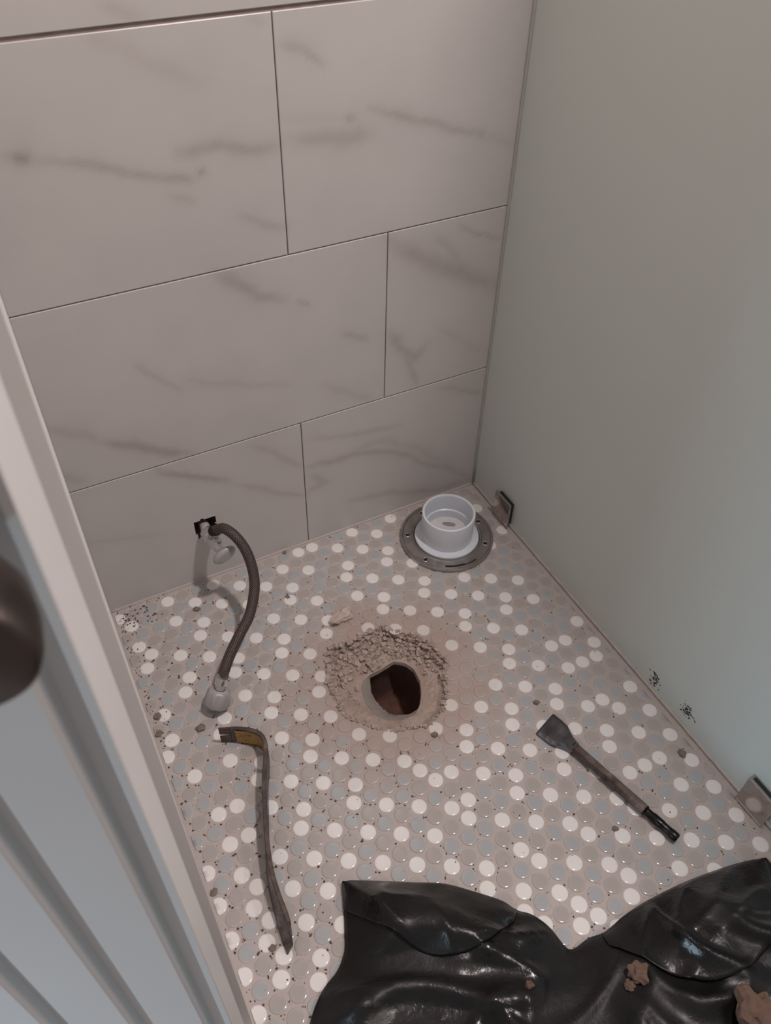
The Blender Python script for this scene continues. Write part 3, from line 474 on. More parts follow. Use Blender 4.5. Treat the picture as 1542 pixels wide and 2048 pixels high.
def wall_tile(x0, x1, z0, z1, step=.0052, hole=False, veins=True):
    if hole: step = .003
    nx = max(2, int((x1 - x0) / step)); nz = max(2, int((z1 - z0) / step)) if veins else 4
    if not veins: nx = 4
    e = .0009
    xs = [x0, x0 + e] + list(np.linspace(x0 + e, x1 - e, nx + 1)[1:-1]) + [x1 - e, x1]
    zs = [z0, z0 + e] + list(np.linspace(z0 + e, z1 - e, nz + 1)[1:-1]) + [z1 - e, z1]
    NX, NZ = len(xs), len(zs); vv = []; ff = []
    for j, z in enumerate(zs):
        for i, x in enumerate(xs):
            edge = i in (0, NX - 1) or j in (0, NZ - 1); vv.append((x, .0007 if edge else 0.0, z))
    for j in range(NZ - 1):
        for i in range(NX - 1):
            if hole and inside((xs[i] + xs[i+1]) / 2 + .002 * noise.noise(Vector((xs[i] * 90, 0, zs[j] * 90))), (zs[j] + zs[j+1]) / 2, WHOLE): continue
            ff.append((j * NX + i, j * NX + i + 1, (j + 1) * NX + i + 1, (j + 1) * NX + i))
    loop = [i for i in range(NX)] + [j * NX + NX - 1 for j in range(1, NZ)] + [(NZ - 1) * NX + i for i in range(NX - 2, -1, -1)] + [j * NX for j in range(NZ - 2, 0, -1)]
    b = len(vv); vv += [(vv[i][0], JY, vv[i][2]) for i in loop]; n = len(loop)
    ff += [(loop[k], b + k, b + (k + 1) % n, loop[(k + 1) % n]) for k in range(n)]
    me = mesh('wall_tile', vv, ff, M_MARBLE, smooth=False)
    a = me.attributes.new('vein', 'FLOAT', 'POINT')
    a.data.foreach_set('value', vein_field(np.array([(q[0], q[2]) for q in vv])) if veins else np.zeros(len(vv)))
    return link('tile', me, wall)
G = .0009
rows = [(-.0014, Z1 - G, -.3736), (Z1 + G, Z1 + TH - G, -.2150), (Z1 + TH + G, Z1 + 2 * TH - G, -.3754)]
for r, (a, b, x) in enumerate(rows):
    wall_tile(-.7575, x - G, a, b, hole=(r == 0)); wall_tile(x + G, -.0008, a, b)
z = Z1 + 2 * TH + .0042
wall_tile(-.7575, -.215 - G, z, z + TH - G); wall_tile(-.215 + G, -.0008, z, z + TH - G)
for r in range(4):
    z += TH + G; x = (-.3754, -.215)[r % 2]
    for p0, p1 in ((-.7575, x - G), (x + G, -.0008)): wall_tile(p0, p1, z, min(z + TH - G, 2.40), veins=False)

v, f = tube([(-.0012, -.0012, -.001 + 2.2 * k / 40) for k in range(41)], .0030, 8); tag(obj('corner_bead', v, f, plain('corner_silicone', (.40, .40, .36), .4, nscale=30), wall, smooth=True), 'grey silicone bead in the corner')
v, f = tube([(-.757 + .755 * k / 60, -.0005, -.0012) for k in range(61)], lambda q: .0032 + .0012 * noise.noise(Vector((q * 50, 0, 0))), 8); tag(obj('base_bead', v, f, M_GROUT, wall, smooth=True), 'grout fillet at the foot of the wall')
# ------------------------------------------------------------------ left wall stub, ceiling, far walls
def prism(poly, z0, z1):
    n = len(poly); vv = [(x, y, z0) for x, y in poly] + [(x, y, z1) for x, y in poly]
    return vv, [tuple(range(n))[::-1], tuple(range(n, 2 * n))] + [(k, (k + 1) % n, n + (k + 1) % n, n + k) for k in range(n)]
v, f = prism([(XL0, 0), (-.93, 0), (-.93, -.716), (XL1, -.716)], 0, 2.40)
tag(obj('wall_left', v, f, M_PAINT), 'painted white wall end on the left', kind='structure')
v, f = boxes([(-2.6, 1.2, -2.6, .12, 2.40, 2.50)]); tag(obj('ceiling', v, f, M_CEIL), 'white ceiling', kind='structure')
v, f = boxes([(1.2, 1.26, -2.6, .12, 0, 2.40)]); tag(obj('wall_right', v, f, M_PAINT), 'far wall behind the frosted glass', kind='structure')

# ------------------------------------------------------------------ door standing ajar at the left
PHI = math.radians(15.4); T_ = Vector((-math.cos(PHI), math.sin(PHI))); E_ = Vector((math.sin(PHI), math.cos(PHI))); F_ = Vector((-.7826, -.7853))
prof = [(0, .0008), (.0008, 0)]
for g0, g1, d in ((.0058, .02345, .0111), (.0622, .0792, .0105), (.1205, .1375, .0105), (.60, .617, .0105), (.66, .677, .0105)):
    prof += [(g0 - .0006, 0), (g0, .0008), (g0 + .0004, d), (g1 - .0048, d), (g1 - .0010, .0016), (g1 + .0006, 0)]
prof += [(.70, 0), (.70, .035), (.0008, .035), (0, .0342)]
poly = [F_ + T_ * s + E_ * d for s, d in prof]
v, f = prism([(p.x, p.y) for p in poly][::-1], .012, 2.03)
door = empty('door_1', (F_.x, F_.y, 0)); tag(door, 'white painted door with vertical grooves and dark knob', kind='structure')
def under(o, root):
    o.parent = root; o.matrix_parent_inverse = Matrix.Translation(root.location).inverted(); return o
under(obj('door_leaf', v, f, M_DOOR), door)
kb = F_ + T_ * .0165; nrm = Vector((-math.sin(PHI), -math.cos(PHI), 0))
v, f = lathe([(.0005, .0), (.0085, .0), (.0085, .003), (.0080, .006), (.0080, .016), (.015, .024), (.0225, .034), (.0265, .046), (.0278, .056), (.0272, .0605), (.0245, .063), (.0005, .0635)], 56, nrm, (kb.x, kb.y, .966))
tag(under(obj('door_knob', v, f, M_KNOB, smooth=True), door), 'dark bronze round knob')

# ------------------------------------------------------------------ frosted glass panel on the right with clamps
gl = empty('glass_partition', (0.005, -.53, 0)); tag(gl, 'tall frosted pale green glass partition standing along the right side', 'glass partition')
under(bobj('pane', box_bm(0, .010, -1.06, -.001, .002, 1.92, .0012, 2), M_GLASS), gl)
path = [(-.0005, -.002 - 1.05 * k / 80, .0015 + .0012 * noise.noise(Vector((0, k * .9, 0)))) for k in range(81)]
v, f = tube(path, lambda s: .0034 + .0012 * noise.noise(Vector((s * 60, 3, 0))), 8)
tag(under(obj('silicone_bead', v, f, M_CAULK, smooth=True), gl), 'uneven silicone bead along the foot of the glass')
def smear(cy, cz, sy, sz, n, seed):
    rnd = random.Random(seed); vv, ff = [], []
    for _ in range(n):
        y = rnd.gauss(cy, sy); z = rnd.gauss(cz, sz) ; z -= (y - cy) * .0; r = rnd.uniform(.0006, .0019); el = rnd.uniform(.8, 1.9); a0 = rnd.uniform(-.6, .9)
        b = len(vv); m = 6; k2 = [rnd.uniform(.65, 1.2) for _ in range(m)]
        for k in range(m):
            a = 6.283 * k / m; py, pz = r * el * math.cos(a) * k2[k], r * math.sin(a) * k2[k]
            vv.append((-.00003, y + py * math.cos(a0) - pz * math.sin(a0), z + py * math.sin(a0) + pz * math.cos(a0)))
        vv.append((-.0007, y, z)); ff += [(b + m, b + (k + 1) % m, b + k) for k in range(m)]
    o = under(obj('mud_smear', vv, ff, M_MUD), gl); tag(o, kind='stuff'); return o
smear(-.5616, .027, .0065, .008, 60, 1); smear(-.6346, .0385, .0065, .0075, 70, 2)
def clamp(y0, y1, label):
    c = empty('glass_clamp', (-.014, (y0 + y1) / 2, 0)); tag(c, label, 'clamp', 'glass clamps at the foot of the panel')
    under(bobj('plate', box_bm(-.0135, -.0090, y1, y0, .004, .0625, .0008, 2), M_CLAMP), c)
    under(bobj('gap_shade', box_bm(-.0088, -.0002, y1 + .0035, y0 - .0035, .0075, .0585, .0004, 1), M_GAP), c)  # dark green block painting the shaded gap between plate and glass
    under(bobj('foot', box_bm(-.0150, -.0090, y1, y0, .0004, .0040, .0005, 1), M_CLAMP), c)
    return c
clamp(-.0935, -.1435, 'small polished metal glass clamp in the back corner beside the flange')
clamp(-.7685, -.8200, 'polished metal glass clamp near the chisel and the black bag')

# ------------------------------------------------------------------ toilet flange lying upside down
fx, fy = FLANGE
fl = empty('toilet_flange', (fx, fy, 0)); tag(fl, 'white plastic toilet flange with steel ring lying upside down in the corner', 'flange')
# steel ring: solid disc, bolt holes and slots shown by dark patches
RO_, RI_ = .0905, .0635; NRing = 180
prof = [(RI_, .0035), (RI_ + .0006, .0062), (RI_ + .0035, .0070), (RI_ + .0055, .0050), (RO_ - .0062, .0050), (RO_ - .0042, .0072), (RO_ - .0012, .0072), (RO_, .0058), (RO_, .0010), (RI_, .0010)]
holes = [(math.radians(a), .0760, .0036) for a in (208, 318, 152, 4, 60, 100)]
slots = [(math.radians(238), math.radians(284), .0790, .0020)]
vv, ff = lathe(prof, NRing, (0, 0, 1), (fx, fy, 0), closed=True)
o = under(obj('steel_ring', vv, ff, M_RING, smooth=True), fl); tag(o, 'grey stainless steel ring')
m = o.modifiers.new('edges', 'EDGE_SPLIT'); m.split_angle = math.radians(40)
for a, r, s in holes:
    c = Vector((fx + r * math.cos(a), fy + r * math.sin(a), 0))
    v, f = lathe([(s, .0051), (s * 1.0, .0056), (s * 1.45, .0056), (s * 1.6, .0050)], 18, (0, 0, 1), c); h = under(obj('bolt_hole', v, f, M_RING, smooth=True), fl)
    v, f = lathe([(.0001, .00520), (s * 1.02, .00525)], 18, (0, 0, 1), c); under(obj('bolt_hole_shade', v, f, M_DARK), fl)  # flat black disc painting the shade inside the bolt hole
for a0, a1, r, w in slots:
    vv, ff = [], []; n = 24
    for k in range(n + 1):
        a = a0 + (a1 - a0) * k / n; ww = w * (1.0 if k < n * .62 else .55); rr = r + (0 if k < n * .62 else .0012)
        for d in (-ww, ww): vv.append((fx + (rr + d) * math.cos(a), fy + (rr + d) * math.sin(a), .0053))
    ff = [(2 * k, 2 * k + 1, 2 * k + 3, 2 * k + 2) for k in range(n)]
    under(obj('slot', vv, ff, M_DARK), fl)  # flat black strip painting the shade inside the slot
HB = .0700
v, f = lathe([(.0620, .0030), (.0620, .0085), (.0610, .0095), (.0495, .0102), (.0490, .0105)], 72, (0, 0, 1), (fx, fy, 0))
under(obj('plastic_base', v, f, M_PVC, smooth=True), fl).modifiers.new('edges', 'EDGE_SPLIT').split_angle = math.radians(35)
v, f = lathe([(.0495, .0100), (.0508, HB - .002), (.0503, HB - .0006), (.0494, HB), (.0466, HB), (.0458, HB - .0008), (.0453, HB - .003), (.0450, .034), (.0425, .0325), (.0420, .030), (.0418, .014)], 72, (0, 0, 1), (fx, fy, 0))
under(obj('hub', v, f, M_PVC, smooth=True), fl).modifiers.new('edges', 'EDGE_SPLIT').split_angle = math.radians(35)
v, f = lathe([(.0418, .0155), (.0300, .0155), (.0001, .0160)], 48, (0, 0, 1), (fx, fy, 0))
cap = under(obj('test_cap', v, f, M_PVCD, smooth=True), fl); tag(cap, 'dusty knock-out disc inside the hub')
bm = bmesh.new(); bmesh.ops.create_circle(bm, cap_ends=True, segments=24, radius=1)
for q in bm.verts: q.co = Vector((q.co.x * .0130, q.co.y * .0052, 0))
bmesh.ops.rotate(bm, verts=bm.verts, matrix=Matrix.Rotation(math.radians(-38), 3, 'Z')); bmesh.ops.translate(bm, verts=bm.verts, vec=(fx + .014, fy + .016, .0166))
under(bobj('cap_shade', bm, plain('grey_plastic_shadow', (.26, .255, .26), .5), None), fl)  # flat grey ellipse painting the shade of a dimple on the cap

# ------------------------------------------------------------------ shut-off valve in the wall and braided supply hose
VX, VZ = -.5645, .1255
vl = empty('shutoff_valve', (VX, 0, VZ - .02)); tag(vl, 'chrome angle stop valve in a ragged hole in the tiled wall', 'valve')
v, f = lathe([(.0001, -.03), (.0088, -.03), (.0088, .006), (.0105, .0075), (.0105, .012), (.0088, .013)], 24, (0, -1, 0), (VX, 0, VZ)); under(obj('stub_pipe', v, f, M_SCALE, smooth=True), vl)
v, f = lathe([(.0088, .009), (.0138, .010), (.0138, .024), (.0112, .026), (.0112, .040), (.0130, .0415), (.0130, .052), (.0090, .054), (.0075, .062), (.0075, .066), (.0001, .066)], 8, (.08, -1, -.02), (VX, 0, VZ)); under(obj('valve_body', v, f, M_CHROME), vl).data.update()
v, f = lathe([(.0070, -.002), (.0090, 0), (.0090, .011), (.0105, .012), (.0105, .019), (.0080, .020)], 20, (.20, -.15, 1), (VX + .0035, -.034, VZ + .006)); under(obj('outlet_nut', v, f, M_CHROME, smooth=True), vl)
bm = bmesh.new(); bmesh.ops.create_uvsphere(bm, u_segments=32, v_segments=16, radius=1)
for q in bm.verts: q.co = Vector((q.co.x * .0225, max(-.85, min(.85, q.co.y)) * .0085, q.co.z * .0140))
bmesh.ops.rotate(bm, verts=bm.verts, matrix=Matrix.Rotation(math.radians(-30), 3, 'Y')); bmesh.ops.translate(bm, verts=bm.verts, vec=(VX + .0085, -.0725, VZ - .0035))
tag(under(bobj('handle', bm, M_HANDLE, None, True), vl), 'oval chrome handle')

hs = empty('supply_hose', HOSE[-1]); tag(hs, 'brown braided supply hose curving down from the wall valve', 'hose')
path = catmull(HOSE, 10)
Fm = frames(path); n = 20; m = len(Fm); HR = .0089
vv, ff, uv = [], [], []; L = 0
for i, (p, t, a, b) in enumerate(Fm):
    for k in range(n + 1):
        w = 2 * math.pi * k / n; vv.append(p + (a * math.cos(w) + b * math.sin(w)) * HR)
Ls = [0]
for i in range(1, m): Ls.append(Ls[-1] + (Fm[i][0] - Fm[i-1][0]).length)
for i in range(m - 1):
    for k in range(n):
        ff.append((i * (n + 1) + k, i * (n + 1) + k + 1, (i + 1) * (n + 1) + k + 1, (i + 1) * (n + 1) + k))
me = mesh('braid', vv, ff, M_BRAID, smooth=True); ul = me.uv_layers.new(name='UV')
for pl in me.polygons:
    for li in pl.loop_indices:
        vi = me.loops[li].vertex_index; i, k = divmod(vi, n + 1); ul.data[li].uv = (k / n * 9.0, Ls[i] / (2 * math.pi * HR) * 9.0)
under(link('braid', me), hs)
d0 = (Vector(HOSE[1]) - Vector(HOSE[0])).normalized()
v, f = tube([Vector(HOSE[0]) - d0 * .004, Vector(HOSE[0]) + d0 * .010], .0093, 20); under(obj('end_ferrule', v, f, M_BRAID, smooth=False), hs)
e = Vector(HOSE[-1]); dn = (Vector(NUT[1]) - Vector(NUT[0])).normalized()
v, f = lathe([(.0001, -.008), (.0096, -.008), (.0100, -.007), (.0100, .004), (.0090, .006), (.0080, .014), (.0085, .019), (.0001, .0195)], 24, dn, e); under(obj('crimp_ferrule', v, f, M_CHROME, smooth=True), hs).modifiers.new('edges', 'EDGE_SPLIT').split_angle = math.radians(35)
NN = 64; base = e + dn * .0145; q = dn.to_track_quat('Z', 'Y').to_matrix(); vv, ff = [], []
profn = [(.0088, 0), (.0150, .001), (.0172, .005), (.0186, .014), (.0198, .026), (.0190, .0300), (.0140, .0305), (.0136, .008)]
for r, h in profn:
    for k in range(NN):
        a = 2 * math.pi * k / NN; rr = r * (1 + (.06 if (k // 4) % 2 else -.02) * (1 if .004 < h < .028 and r > .0155 else 0)); vv.append(base + q @ Vector((rr * math.cos(a), rr * math.sin(a), h)))
for i in range(len(profn) - 1): ff += [(i * NN + k, i * NN + (k + 1) % NN, (i + 1) * NN + (k + 1) % NN, (i + 1) * NN + k) for k in range(NN)]
dz = min(p.z for p in vv) - .0004
vv = [Vector((p.x, p.y, p.z - dz)) if dz < 0 else p for p in vv]
tag(under(obj('coupling_nut', vv, ff, M_NUT, smooth=True), hs), 'ribbed grey plastic coupling nut')

# ------------------------------------------------------------------ flat pry bar lying on its edge
bp = catmull([(x, y, 0) for x, y in BAR], 6); fr = frames(bp); pb = empty('pry_bar', (BAR[5][0], BAR[5][1], 0))
tag(pb, 'dark steel flat pry bar with worn yellow claw lying on its edge', 'pry bar')
lean = lambda s: .0125 * max(0, min(1, (s - .55) / .40)) ** 1.2
def barsec(i0, i1, h0, h1, th, off=0.0, notch=False, lift=lambda s: (0, 0)):
    vv, ff = [], []; N = len(fr)
    for i in range(i0, i1 + 1):
        p, t, a, b = fr[i]; s = i / (N - 1); side = Vector((t.y, -t.x, 0)).normalized(); w = th(s) / 2; l0, l1 = lift(s)
        for d, zz in ((-w, h0 + l0), (w, h0 + l0), (w * 1.0, h1 + l1), (-w, h1 + l1)):
            vv.append(Vector((p.x, p.y, 0)) + side * (d + off + lean(s) * (1 - zz / .042)) + Vector((0, 0, zz)))
    k = i1 - i0
    for i in range(k):
        for j in range(4): ff.append((4 * i + j, 4 * i + (j + 1) % 4, 4 * i + 4 + (j + 1) % 4, 4 * i + 4 + j))
    ff += [(0, 3, 2, 1), (4 * k, 4 * k + 1, 4 * k + 2, 4 * k + 3)]
    return vv, ff
N = len(fr) - 1; BH = .042
thick = lambda s: .0020 + .0046 * min(1, s / .14) - .0040 * max(0, (s - .90) / .10)
lift = lambda s: (0.0, -.0 - .014 * max(0, (s - .93) / .07))
c0 = 4
lo_ = barsec(0, c0, .0003, BH / 2 - .0022, thick); hi_ = barsec(0, c0, BH / 2 + .0022, BH, thick); rest = barsec(c0, N, .0003, BH, thick, lift=lift)
vv, ff = [], []
for a, b in (lo_, hi_, rest):
    k = len(vv); vv += a; ff += [tuple(k + i for i in q) for q in b]
o = under(obj('bar', vv, ff, M_BAR), pb); bv = o.modifiers.new('bevel', 'BEVEL'); bv.width = .0010; bv.segments = 2; bv.limit_method = 'ANGLE'
i1 = int(N * .34)
a, b = barsec(6, i1, .0045, BH - .004, lambda s: .0003, off=-.0036)
a2, b2 = barsec(6, i1, .0045, BH - .004, lambda s: .0003, off=.0036)
tag(under(obj('paint_patch', a2, b2, M_YEL), pb), 'worn yellow paint on the claw')
under(obj('paint_patch', a, b, M_YEL), pb)

# ------------------------------------------------------------------ spade chisel bit
c1, c2, n1, n2, s_, m_, e_ = (Vector((*CHISEL[k], 0)) for k in ('c1', 'c2', 'n1', 'n2', 's', 'm', 'e'))
ch = empty('chisel_bit', ((c1.x + e_.x) / 2, (c1.y + e_.y) / 2, 0)); tag(ch, 'steel spade chisel bit with rusty shank lying on the tiles', 'chisel bit')
ax = (e_ - s_).normalized(); lat = Vector((-ax.y, ax.x, 0))
secs = []   # (centre, half width, z low, z high)
mid = (c1 + c2) / 2; Lb = (s_ - mid).length
ax2 = (s_ - mid).normalized(); lat2 = (c1 - c2).normalized()
for t, hw, zl, zh in ((0, .0240, .0004, .0018), (.06, .0243, .0004, .0042), (.30, .0238, .0004, .0080), (.48, .0225, .0004, .0098), (.62, .0185, .0004, .0118), (.76, .0135, .0004, .0140), (.90, .0100, .0004, .0160), (1.0, .0088, .0004, .0172)):
    secs.append((mid + ax2 * Lb * t, lat2.lerp(lat if lat.dot(lat2) > 0 else -lat, t), hw, zl, zh))
vv, ff = [], []
for c, l, hw, zl, zh in secs:
    for d, zz in ((-1, zl), (1, zl), (1, zl + (zh - zl) * .6), (.72, zh), (-.72, zh), (-1, zl + (zh - zl) * .6)): vv.append(c + l * hw * d + Vector((0, 0, zz)))
for i in range(len(secs) - 1):
    for j in range(6): ff.append((6 * i + j, 6 * i + (j + 1) % 6, 6 * i + 6 + (j + 1) % 6, 6 * i + 6 + j))
ff += [tuple(range(6))[::-1], tuple(6 * (len(secs) - 1) + j for j in range(6))]
tag(under(obj('blade', vv, ff, M_BLADE), ch), 'ground grey spade blade')
def shank(p0, p1, r, n, r1=None, z=None):
    zc = z or r
    return tube([Vector((p0.x, p0.y, zc)), Vector((p1.x, p1.y, zc))], (lambda s: r + ((r1 or r) - r) * s), n)
tot = (e_ - s_).length; mk = s_ + ax * tot * .70
path = [s_ - ax * .006 + (mk - s_ + ax * .006) * (k / 14) for k in range(15)]
v, f = tube([Vector((p.x, p.y, .0091)) for p in path], .0090, 6); under(obj('shank', v, f, M_CHISEL), ch).modifiers.new('b', 'BEVEL').width = .0008
v, f = lathe([(.0001, 0), (.0090, 0), (.0062, .003), (.0062, .012), (.0072, .014), (.0072, .030), (.0066, .032), (.0066, .044), (.0072, .046), (.0072, tot * .30 - .002), (.0062, tot * .30), (.0001, tot * .30)], 20, ax, Vector((mk.x, mk.y, .0085)))
tag(under(obj('drive_end', v, f, M_SHANK, smooth=True), ch), 'oily black slotted drive end').modifiers.new('edges', 'EDGE_SPLIT').split_angle = math.radians(35)

# ------------------------------------------------------------------ black plastic rubble bag
tb = empty('trash_bag', (-.40, -.95, 0)); tag(tb, 'open black plastic rubble bag with folded edges in the foreground', 'bag')
BE = np.array(BAGEDGE); BL = np.array(BAGLEFT)
outline = list(map(tuple, BE)) + [(-.030, -.95), (-.028, -1.42), (-.80, -1.42), (-.775, -.90)] + list(map(tuple, BL[::-1]))
OP = np.array(outline)
def odist(P):
    d = np.full(len(P), 9.)
    for k in range(len(OP)):
        a, b = OP[k - 1], OP[k]; ab = b - a; L2 = ab @ ab
        if L2 < 1e-12: continue
        t = np.clip(((P - a) @ ab) / L2, 0, 1); d = np.minimum(d, np.hypot(*(P - a - t[:, None] * ab).T))
    return d
def fold(x, y):
    q = Vector((x * 9 + y * 5, y * 4, 0)); w = noise.noise(Vector((x * 5, y * 5, 3)))
    r1 = 1 - abs(noise.noise(Vector(((x * .8 + y * .55) * 16 + w * 1.5, (y * .8 - x * .55) * 5, 1.3)))) * 2
    r2 = 1 - abs(noise.noise(Vector(((x * .35 - y * .9) * 20 + w, (y * .35 + x * .9) * 7, 7.1)))) * 2
    return .016 * max(0, r1) ** 2 + .010 * max(0, r2) ** 2 + .014 * w
def bagz(P):
    d = odist(P); base = .003 + .052 * (1 - np.exp(-d / .075))
    fo = np.array([fold(a, b) for a, b in P]); return base + fo * np.minimum(1, d / .05)
def edge_interp(pts, n):
    P = np.array(catmull([(p[0], p[1], 0) for p in pts], 8))[:, :2]; s = np.r_[0, np.cumsum(np.hypot(*np.diff(P, axis=0).T))]; s /= s[-1]
    u = np.linspace(0, 1, n); return np.stack([np.interp(u, s, P[:, 0]), np.interp(u, s, P[:, 1])], 1)
NU, NV = 150, 110
top = edge_interp(BAGEDGE, NU); left = edge_interp(BAGLEFT + [(-.735, -.80), (-.775, -.90), (-.80, -1.12), (-.80, -1.42)], NV)
right = edge_interp([BAGEDGE[-1], (-.030, -.95), (-.030, -1.10), (-.028, -1.42)], NV); bot = np.stack([np.linspace(-.80, -.028, NU), np.full(NU, -1.42)], 1)
u = np.linspace(0, 1, NU)[None, :, None]; vq = np.linspace(0, 1, NV)[:, None, None]
G_ = (1 - vq) * top[None] + vq * bot[None] + (1 - u) * left[:, None] + u * right[:, None] - ((1 - u) * (1 - vq) * top[0] + u * (1 - vq) * top[-1] + (1 - u) * vq * bot[0] + u * vq * bot[-1])
P2 = G_.reshape(-1, 2); z = bagz(P2)
vv = [(a, b, c) for (a, b), c in zip(P2, z)]
ff = [(j * NU + i, (j + 1) * NU + i, (j + 1) * NU + i + 1, j * NU + i + 1) for j in range(NV - 1) for i in range(NU - 1)]
o = under(obj('bag_sheet', vv, ff, M_BAG, smooth=True), tb); sm = o.modifiers.new('film', 'SOLIDIFY'); sm.thickness = .0012; sm.offset = 1
for n_, (tp, lw) in enumerate(FLAPS):
    A = edge_interp(tp, 70); B = edge_interp(lw, 70); NS_ = 34; vv = []; ff = []
    PP = np.concatenate([A + (B - A) * (k / (NS_ - 1)) for k in range(NS_)]); zb = bagz(PP); zt = bagz(A)
    for k in range(NS_):
        s = k / (NS_ - 1)
        for i in range(70):
            x, y = PP[k * 70 + i]; e = math.sin(math.pi * i / 69) ** .5
            lum = .005 * noise.noise(Vector((x * 30, y * 30, 2 + n_))) + .006 * noise.noise(Vector((x * 12, y * 12, 5)))
            zz = zb[k * 70 + i] + .0022 + (.017 * math.sin(math.pi * min(1, s * .80 + .10)) + lum * s) * e
            if k == 0: zz = max(.006, zt[i]) + .003
            vv.append((x, y, zz))
    ff = [(k * 70 + i, (k + 1) * 70 + i, (k + 1) * 70 + i + 1, k * 70 + i + 1) for k in range(NS_ - 1) for i in range(69)]
    o = under(obj('folded_flap', vv, ff, M_BAG, smooth=True), tb); sm = o.modifiers.new('film', 'SOLIDIFY'); sm.thickness = .0015; sm.offset = 1
def zat(x, y): return float(bagz(np.array([[x, y]]))[0])
for k, ((x, y), s, lab) in enumerate(zip(BAGCHUNKS, (.0120, .025, .006, .005), ('brown rubble chunk lying in the middle fold of the black bag', 'large brown rubble chunk in the near right corner of the black bag', 'small brown crumb just in front of the middle chunk in the bag', 'tiny brown crumb on a crease near the left of the black bag'))):
    o = bobj('rubble_chunk', rock(s, 11 + k, 3, .7, .5), M_RUB); o.location = (x, y, zat(x, y) + s * .80); tag(o, lab, 'rubble', 'rubble lying in the black bag')

# ------------------------------------------------------------------ loose mortar, pebbles, grit
o = bobj('mortar_chunk', rock(.0118, 3, 3, .8, .55, 1.85), M_CHUNK); o.location = (-.3955, -.1985, .0062); o.rotation_euler = (0, 0, math.radians(17)); tag(o, 'flat tan mortar chunk lying beside the drain hole', 'mortar chunk')
PL = ['brown pebble just in front of the hose nut', 'dark grey pebble next to a white tile at the left wall', 'brown pebble on a white tile at the back wall below the valve', 'small tan crumb between two white tiles by the wall joint',
      'little brown chip on a white tile right of the hose', 'flat brown flake at the left wall above the pry bar', 'dark brown flake near the glass beyond the chisel shank', 'dark crumb on the tiles just behind the chisel blade', None,
      'black crumb at the lower tip of the pry bar', 'brown crumb on the edge of a white tile by the left wall', None, 'grey crumb in front of the drain hole', None, 'dark crumb beside the middle of the chisel shank', None]
for k, ((x, y, s), lab) in enumerate(zip(PEBBLES, PL)):
    if not lab: continue
    o = bobj('pebble', rock(s * .72, 30 + k, 2, .6, .45, 1.25), M_PEB); o.location = (x, min(y, -.008), s * .26); o.rotation_euler = (0, 0, k * 1.3); tag(o, lab, 'pebble', 'crumbs lying on the tiles')
def grit(name, pts, mat, label, parent=None):
    vv, ff = [], []
    for x, y, z, r in pts:
        b = len(vv); n = 5; a0 = random.uniform(0, 6.28); el = random.uniform(.55, 1.0); co, si = math.cos(a0), math.sin(a0)
        for k in range(n):
            a = 6.283 * k / n; q = r * random.uniform(.7, 1.2); px, py = q * math.cos(a), q * math.sin(a) * el; vv.append((x + px * co - py * si, y + px * si + py * co, z))
        vv.append((x, y, z + r * random.uniform(.5, .9))); ff += [(b + k, b + (k + 1) % n, b + n) for k in range(n)]
    o = obj(name, vv, ff, mat, parent); tag(o, label, None if parent else 'dirt', kind='stuff'); return o
pts = []
for x, y, k in tiles:
    for q in (0, 1):
        gx, gy = x + .0142, y + (.0082 if q else -.0082)
        left = max(0, min(1, (-.30 - x) / .42)); near = math.exp(-((math.hypot(x - HC[0], y - HC[1]) - .16) / .10) ** 2)
        pr = .22 + .55 * left + .25 * near
        if random.random() < pr and math.hypot(gx - HC[0], gy - HC[1]) > .125 and gx < -.015 and gx > xl(gy) + .004 and gy < -.006:
            for _ in range(random.choice((1, 1, 2, 3))):
                pts.append((gx + random.gauss(0, .0022), gy + random.gauss(0, .0022), GZ + .0008, random.choice((.0006, .0008, .001, .0013, .0016)) * (1 + .35 * left)))
for _ in range(170):
    x = random.uniform(-.75, -.02); y = random.uniform(-.85, -.01)
    if math.hypot(x - HC[0], y - HC[1]) > .13: pts.append((x, y, .0003, random.choice((.0006, .0008, .0011, .0015))))
for _ in range(110):     # dirt in the corner and along the left wall
    x = -.742 + abs(random.gauss(0, .034)); y = -.030 + random.gauss(0, .014)
    if x > xl(y) + .003 and y < -.004: pts.append((x, y, .0003, random.choice((.0005, .0007, .0009, .0022))))
for _ in range(60):
    y = random.uniform(-.32, -.02); x = xl(y) + .006 + abs(random.gauss(0, .010)); pts.append((x, y, .0003, random.uniform(.0007, .0016)))
grit('floor_grit', pts, M_GRIT, 'dark grit and crumbs scattered in the joints of the tiles')
pts = []
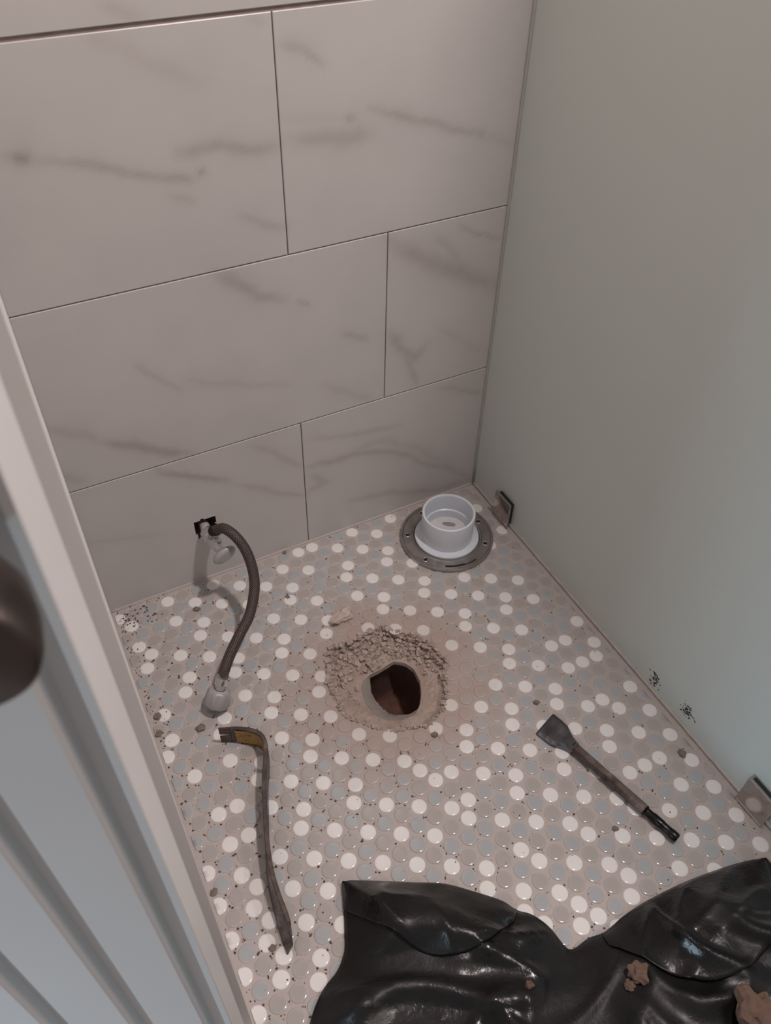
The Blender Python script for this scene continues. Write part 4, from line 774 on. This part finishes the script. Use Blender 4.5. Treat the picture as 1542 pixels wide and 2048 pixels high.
for _ in range(2300):
    a = random.uniform(0, 6.283); k = int(a / 6.2832 * NA) % NA; back = .5 + .5 * math.sin(a)
    wt = max(0, math.cos(a - math.radians(78))) ** .7
    s = random.betavariate(1.2, 2.2) if random.random() < .85 else random.uniform(-.06, .1)
    if random.random() > .10 + .9 * wt: s = random.uniform(-.03, .12)
    if random.random() > .45 + .55 * wt: continue
    r = RO[k] * (1 - s) + RI[k] * s; x, y = HC[0] + r * math.cos(a), HC[1] + r * math.sin(a)
    i = min(NRG - 1, max(0, int(round(s * (NRG - 1))))); zc = crater.data.vertices[i * NA + k].co.z if s > 0 else .0
    pts.append((x, y, zc - .0006, random.choice((.0012, .0016, .002, .0026, .0036, .005)) * (.55 + .6 * back)))
vv, ff = [], []
CUBE = [(-1, -1, -1), (1, -1, -1), (1, 1, -1), (-1, 1, -1), (-1, -1, 1), (1, -1, 1), (1, 1, 1), (-1, 1, 1)]
for x, y, z, r0 in pts:
    b = len(vv); mt = Matrix.Rotation(random.uniform(0, 6.28), 3, Vector((random.gauss(0, 1), random.gauss(0, 1), random.gauss(0, 1))).normalized())
    for c in CUBE:
        q = mt @ Vector((c[0] * random.uniform(.55, 1.1), c[1] * random.uniform(.45, .9), c[2] * random.uniform(.3, .7))); vv.append((x + q.x * r0, y + q.y * r0, z + r0 * .45 + q.z * r0))
    ff += [tuple(b + i for i in q) for q in ((0, 3, 2, 1), (4, 5, 6, 7), (0, 1, 5, 4), (1, 2, 6, 5), (2, 3, 7, 6), (3, 0, 4, 7))]
tag(obj('rubble_crumbs', vv, ff, M_STONE, floor_o), 'loose mortar crumbs round the hole', kind='stuff')

# ------------------------------------------------------------------ recessed ceiling lamp (above the frame)
cl = empty('ceiling_downlight', (.016, -.82, 2.40)); tag(cl, 'round recessed ceiling downlight above the glass panel', 'ceiling light')
v, f = lathe([(.058, -.006), (.075, -.006), (.080, -.0005), (.080, 0)], 40, (0, 0, 1), (.016, -.82, 2.399)); under(obj('trim_ring', v, f, M_CEIL, smooth=True), cl)
